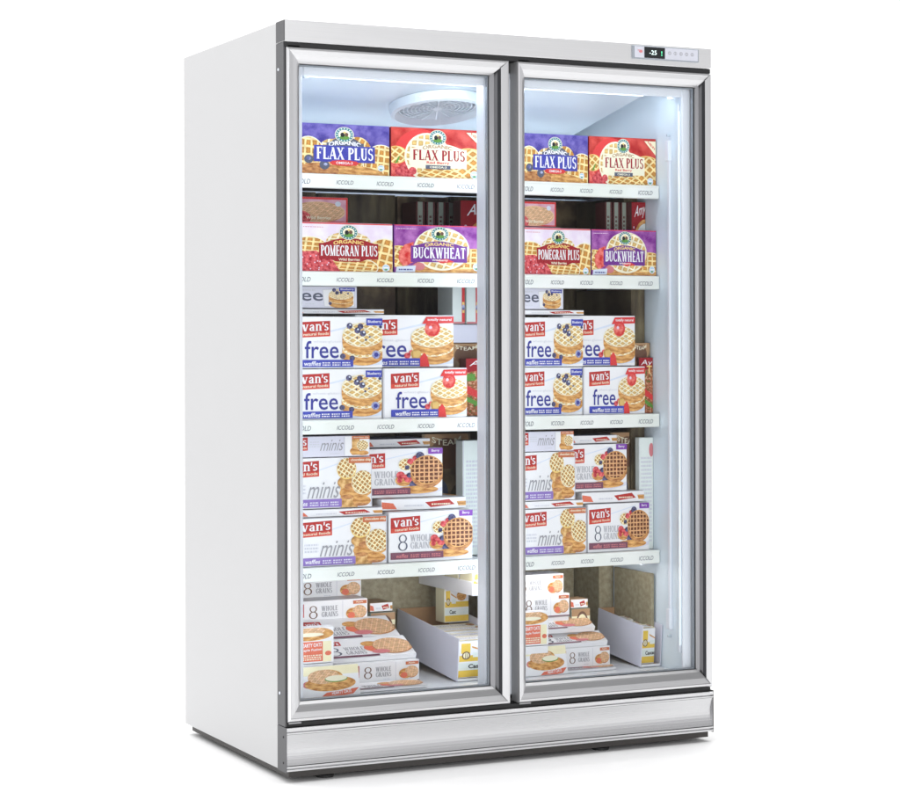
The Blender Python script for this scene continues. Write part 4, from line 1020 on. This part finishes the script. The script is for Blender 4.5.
# open white trays with yellow snack cartons on the bottom deck
def tray(x0, x1, y0, y1, z0, h, up, where):
    m = MB(); t = .003; L = y1 - y0
    m.bev(0, t, 0, L, 0, h, 'lavender', .0008); m.bev(x1 - x0 - t, x1 - x0, 0, L, 0, h, 'lavender', .0008)
    m.box(t, x1 - x0 - t, 0, t, 0, h * .06, 'white'); m.box(t, x1 - x0 - t, L - t, L, 0, h, 'kraft'); m.box(t, x1 - x0 - t, t, L - t, 0.0005, t, 'kraft')
    o = m.build('open_tray', loc=(x0, y0, z0)); o.rotation_euler = (up, 0, 0)
    tag(o, 'open white cardboard tray running back into the bottom of the freezer' + where, 'tray', 'open trays on the bottom deck')
    w = x1 - x0 - .014 if x1 - x0 > .1 else .046
    for i, (yy, hh) in enumerate(((.012, .106), (.075, .101), (.138, .104), (.20, .098))):
        if yy + .055 > L - .01: break
        c = carton_mesh('snack_carton', w, .052, hh, 'white', 'snack' if w < .1 else 'snack_wide', 'snack_lid')
        zb = z0 + math.tan(up) * yy + .006
        c.location = (x0 + .007, y0 + yy, zb); c.rotation_euler = (up, 0, 0)
        tag(c, ['yellow and white snack carton at the front of the open tray', 'second pale yellow snack carton in the open tray', 'third snack carton from the front of the open tray', 'rearmost snack carton in the open tray'][i] + where, 'carton', 'yellow snack cartons in trays')
def art_snack_wide(A):
    """60 x 54"""
    A.R(0, 0, 60, 54, 'white'); A.R(3, 36, 14, 51, 'yellow'); A.R(1, 24, 60, 33, 'yellow'); A.R(.5, 1, 60, 11, 'yellow'); A.R(0, 11.4, 60, 22, 'mint')
    A.E(9, 33, 5, 6, 'brown'); A.E(9, 33, 3.6, 4.4, 'pale_yellow'); A.R(8, 29, 8.8, 37, 'brown'); A.R(10.2, 29.5, 10.9, 36.5, 'brown')
    A.T('Casc', 12, 13.5, 28, 20, 'ink_black', .03); A.P([(15, 47), (30, 40), (30, 38), (16, 44)], 'crust'); A.E(42, 42, 12, 8, 'crust'); A.R(17, 30, 28, 37, 'mint')
def art_snack_lid(A):
    """60 x 22"""
    A.R(0, 0, 60, 22, 'pale_yellow'); A.R(0, 5, 60, 19, 'white'); A.T('CHICKEN BUTTER', 3, 9.5, 50, 15, 'mid_text', serif=False); A.R(8, 2, 42, 3.4, 'kraft'); A.E(54, 13, 5, 6, 'seeds')
ART['snack_lid'] = (art_snack_lid, 60, 22)
ART['snack_wide'] = (art_snack_wide, 60, 54)
tray(.585, .760, .180, .595, .2300, .123, math.radians(5.5), ', left door')
tray(1.186, 1.2555, .180, .440, .2300, .123, math.radians(5.5), ', right door')

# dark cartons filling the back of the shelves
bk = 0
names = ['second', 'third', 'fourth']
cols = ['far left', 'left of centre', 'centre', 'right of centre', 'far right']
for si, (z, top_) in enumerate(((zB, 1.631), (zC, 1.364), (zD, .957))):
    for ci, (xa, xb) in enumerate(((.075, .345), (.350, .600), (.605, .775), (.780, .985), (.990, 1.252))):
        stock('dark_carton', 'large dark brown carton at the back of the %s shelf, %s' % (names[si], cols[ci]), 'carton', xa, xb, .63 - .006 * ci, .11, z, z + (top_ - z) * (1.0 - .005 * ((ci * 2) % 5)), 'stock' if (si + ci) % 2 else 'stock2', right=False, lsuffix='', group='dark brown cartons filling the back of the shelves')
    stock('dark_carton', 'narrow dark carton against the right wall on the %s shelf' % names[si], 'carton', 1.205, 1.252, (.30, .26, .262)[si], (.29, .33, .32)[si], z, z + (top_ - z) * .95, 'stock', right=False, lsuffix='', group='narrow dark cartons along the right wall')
stock('olive_carton', 'narrow olive pebbled carton against the right wall on the bottom deck', 'carton', 1.205, 1.256, .455, .19, zE, .52, 'pebble', right=False, lsuffix='')
stock('olive_carton', 'wide olive pebbled carton at the back of the bottom deck', 'carton', .445, .86, .60, .07, zE, .53, 'pebble', right=False, lsuffix=', left of centre')
stock('olive_carton', 'wide olive pebbled carton at the back of the bottom deck', 'carton', .865, 1.20, .602, .07, zE, .53, 'pebble', right=False, lsuffix=', right of centre')

stock('olive_carton', 'thin tall olive carton standing inside the right open tray against the wall', 'carton', 1.2405, 1.2515, .210, .215, .258, .500, 'pebble', right=False, lsuffix='')

# a printed round-badge carton between the pile and the tray, and a raised tray at the end of the bottom deck
def art_round(A):
    """40 x 48"""
    A.R(0, 0, 40, 48, 'olive_grey'); A.R(0, 30, 40, 48, 'kraft'); A.R(0, 38, 40, 42, 'pale_yellow'); A.E(23, 36, 13, 10, 'brown'); A.E(23, 36, 10.5, 7.6, 'pale_yellow')
    A.T('OATS', 15, 33.5, 31, 38.5, 'brown', .02); A.E(34, 8, 10, 7, 'seeds'); A.lines(4, 3, 22, 7, 2, 'cream', 31)
ART['round'] = (art_round, 40, 48)
stock('snack_carton', 'olive and tan round-badge carton between the grains pile and the open tray', 'carton', .444, .522, .46, .12, zE, .400, 'olive_grey', 'round')
stock('flat_carton', 'tan flat carton lying on the olive round-badge carton', 'carton', .446, .518, .47, .10, .402, .428, 'kraft', 'lid_strip')
m = MB(); t = .003; L = .36; Wd = .098
m.bev(0, t, 0, L, 0, .040, 'white', .0008); m.bev(Wd - t, Wd, 0, L, 0, .040, 'white', .0008); m.box(t, Wd - t, 0, t, 0, .034, 'white'); m.box(t, Wd - t, L - t, L, 0, .034, 'white'); m.box(t, Wd - t, t, L - t, .0005, t, 'kraft')
o = m.build('open_tray', loc=(.662, .235, .462))
tag(o, 'shallow white tray raised just under the lowest price rail, left door', 'tray')
for i in range(3):
    c = carton_mesh('snack_carton', .088, .085, .062, 'pale_yellow', 'snack_wide')
    c.location = (.667, .242 + i * .095, .4655)
    tag(c, ['front green and yellow carton in the raised tray', 'middle green and yellow carton in the raised tray', 'rear green and yellow carton in the raised tray'][i], 'carton', 'cartons in the raised tray')
c = carton_mesh('snack_carton', .080, .060, .100, 'pale_yellow', 'snack_wide')
c.location = (.672, .44, .3605); tag(c, 'yellow and white carton standing upright under the raised tray', 'carton')
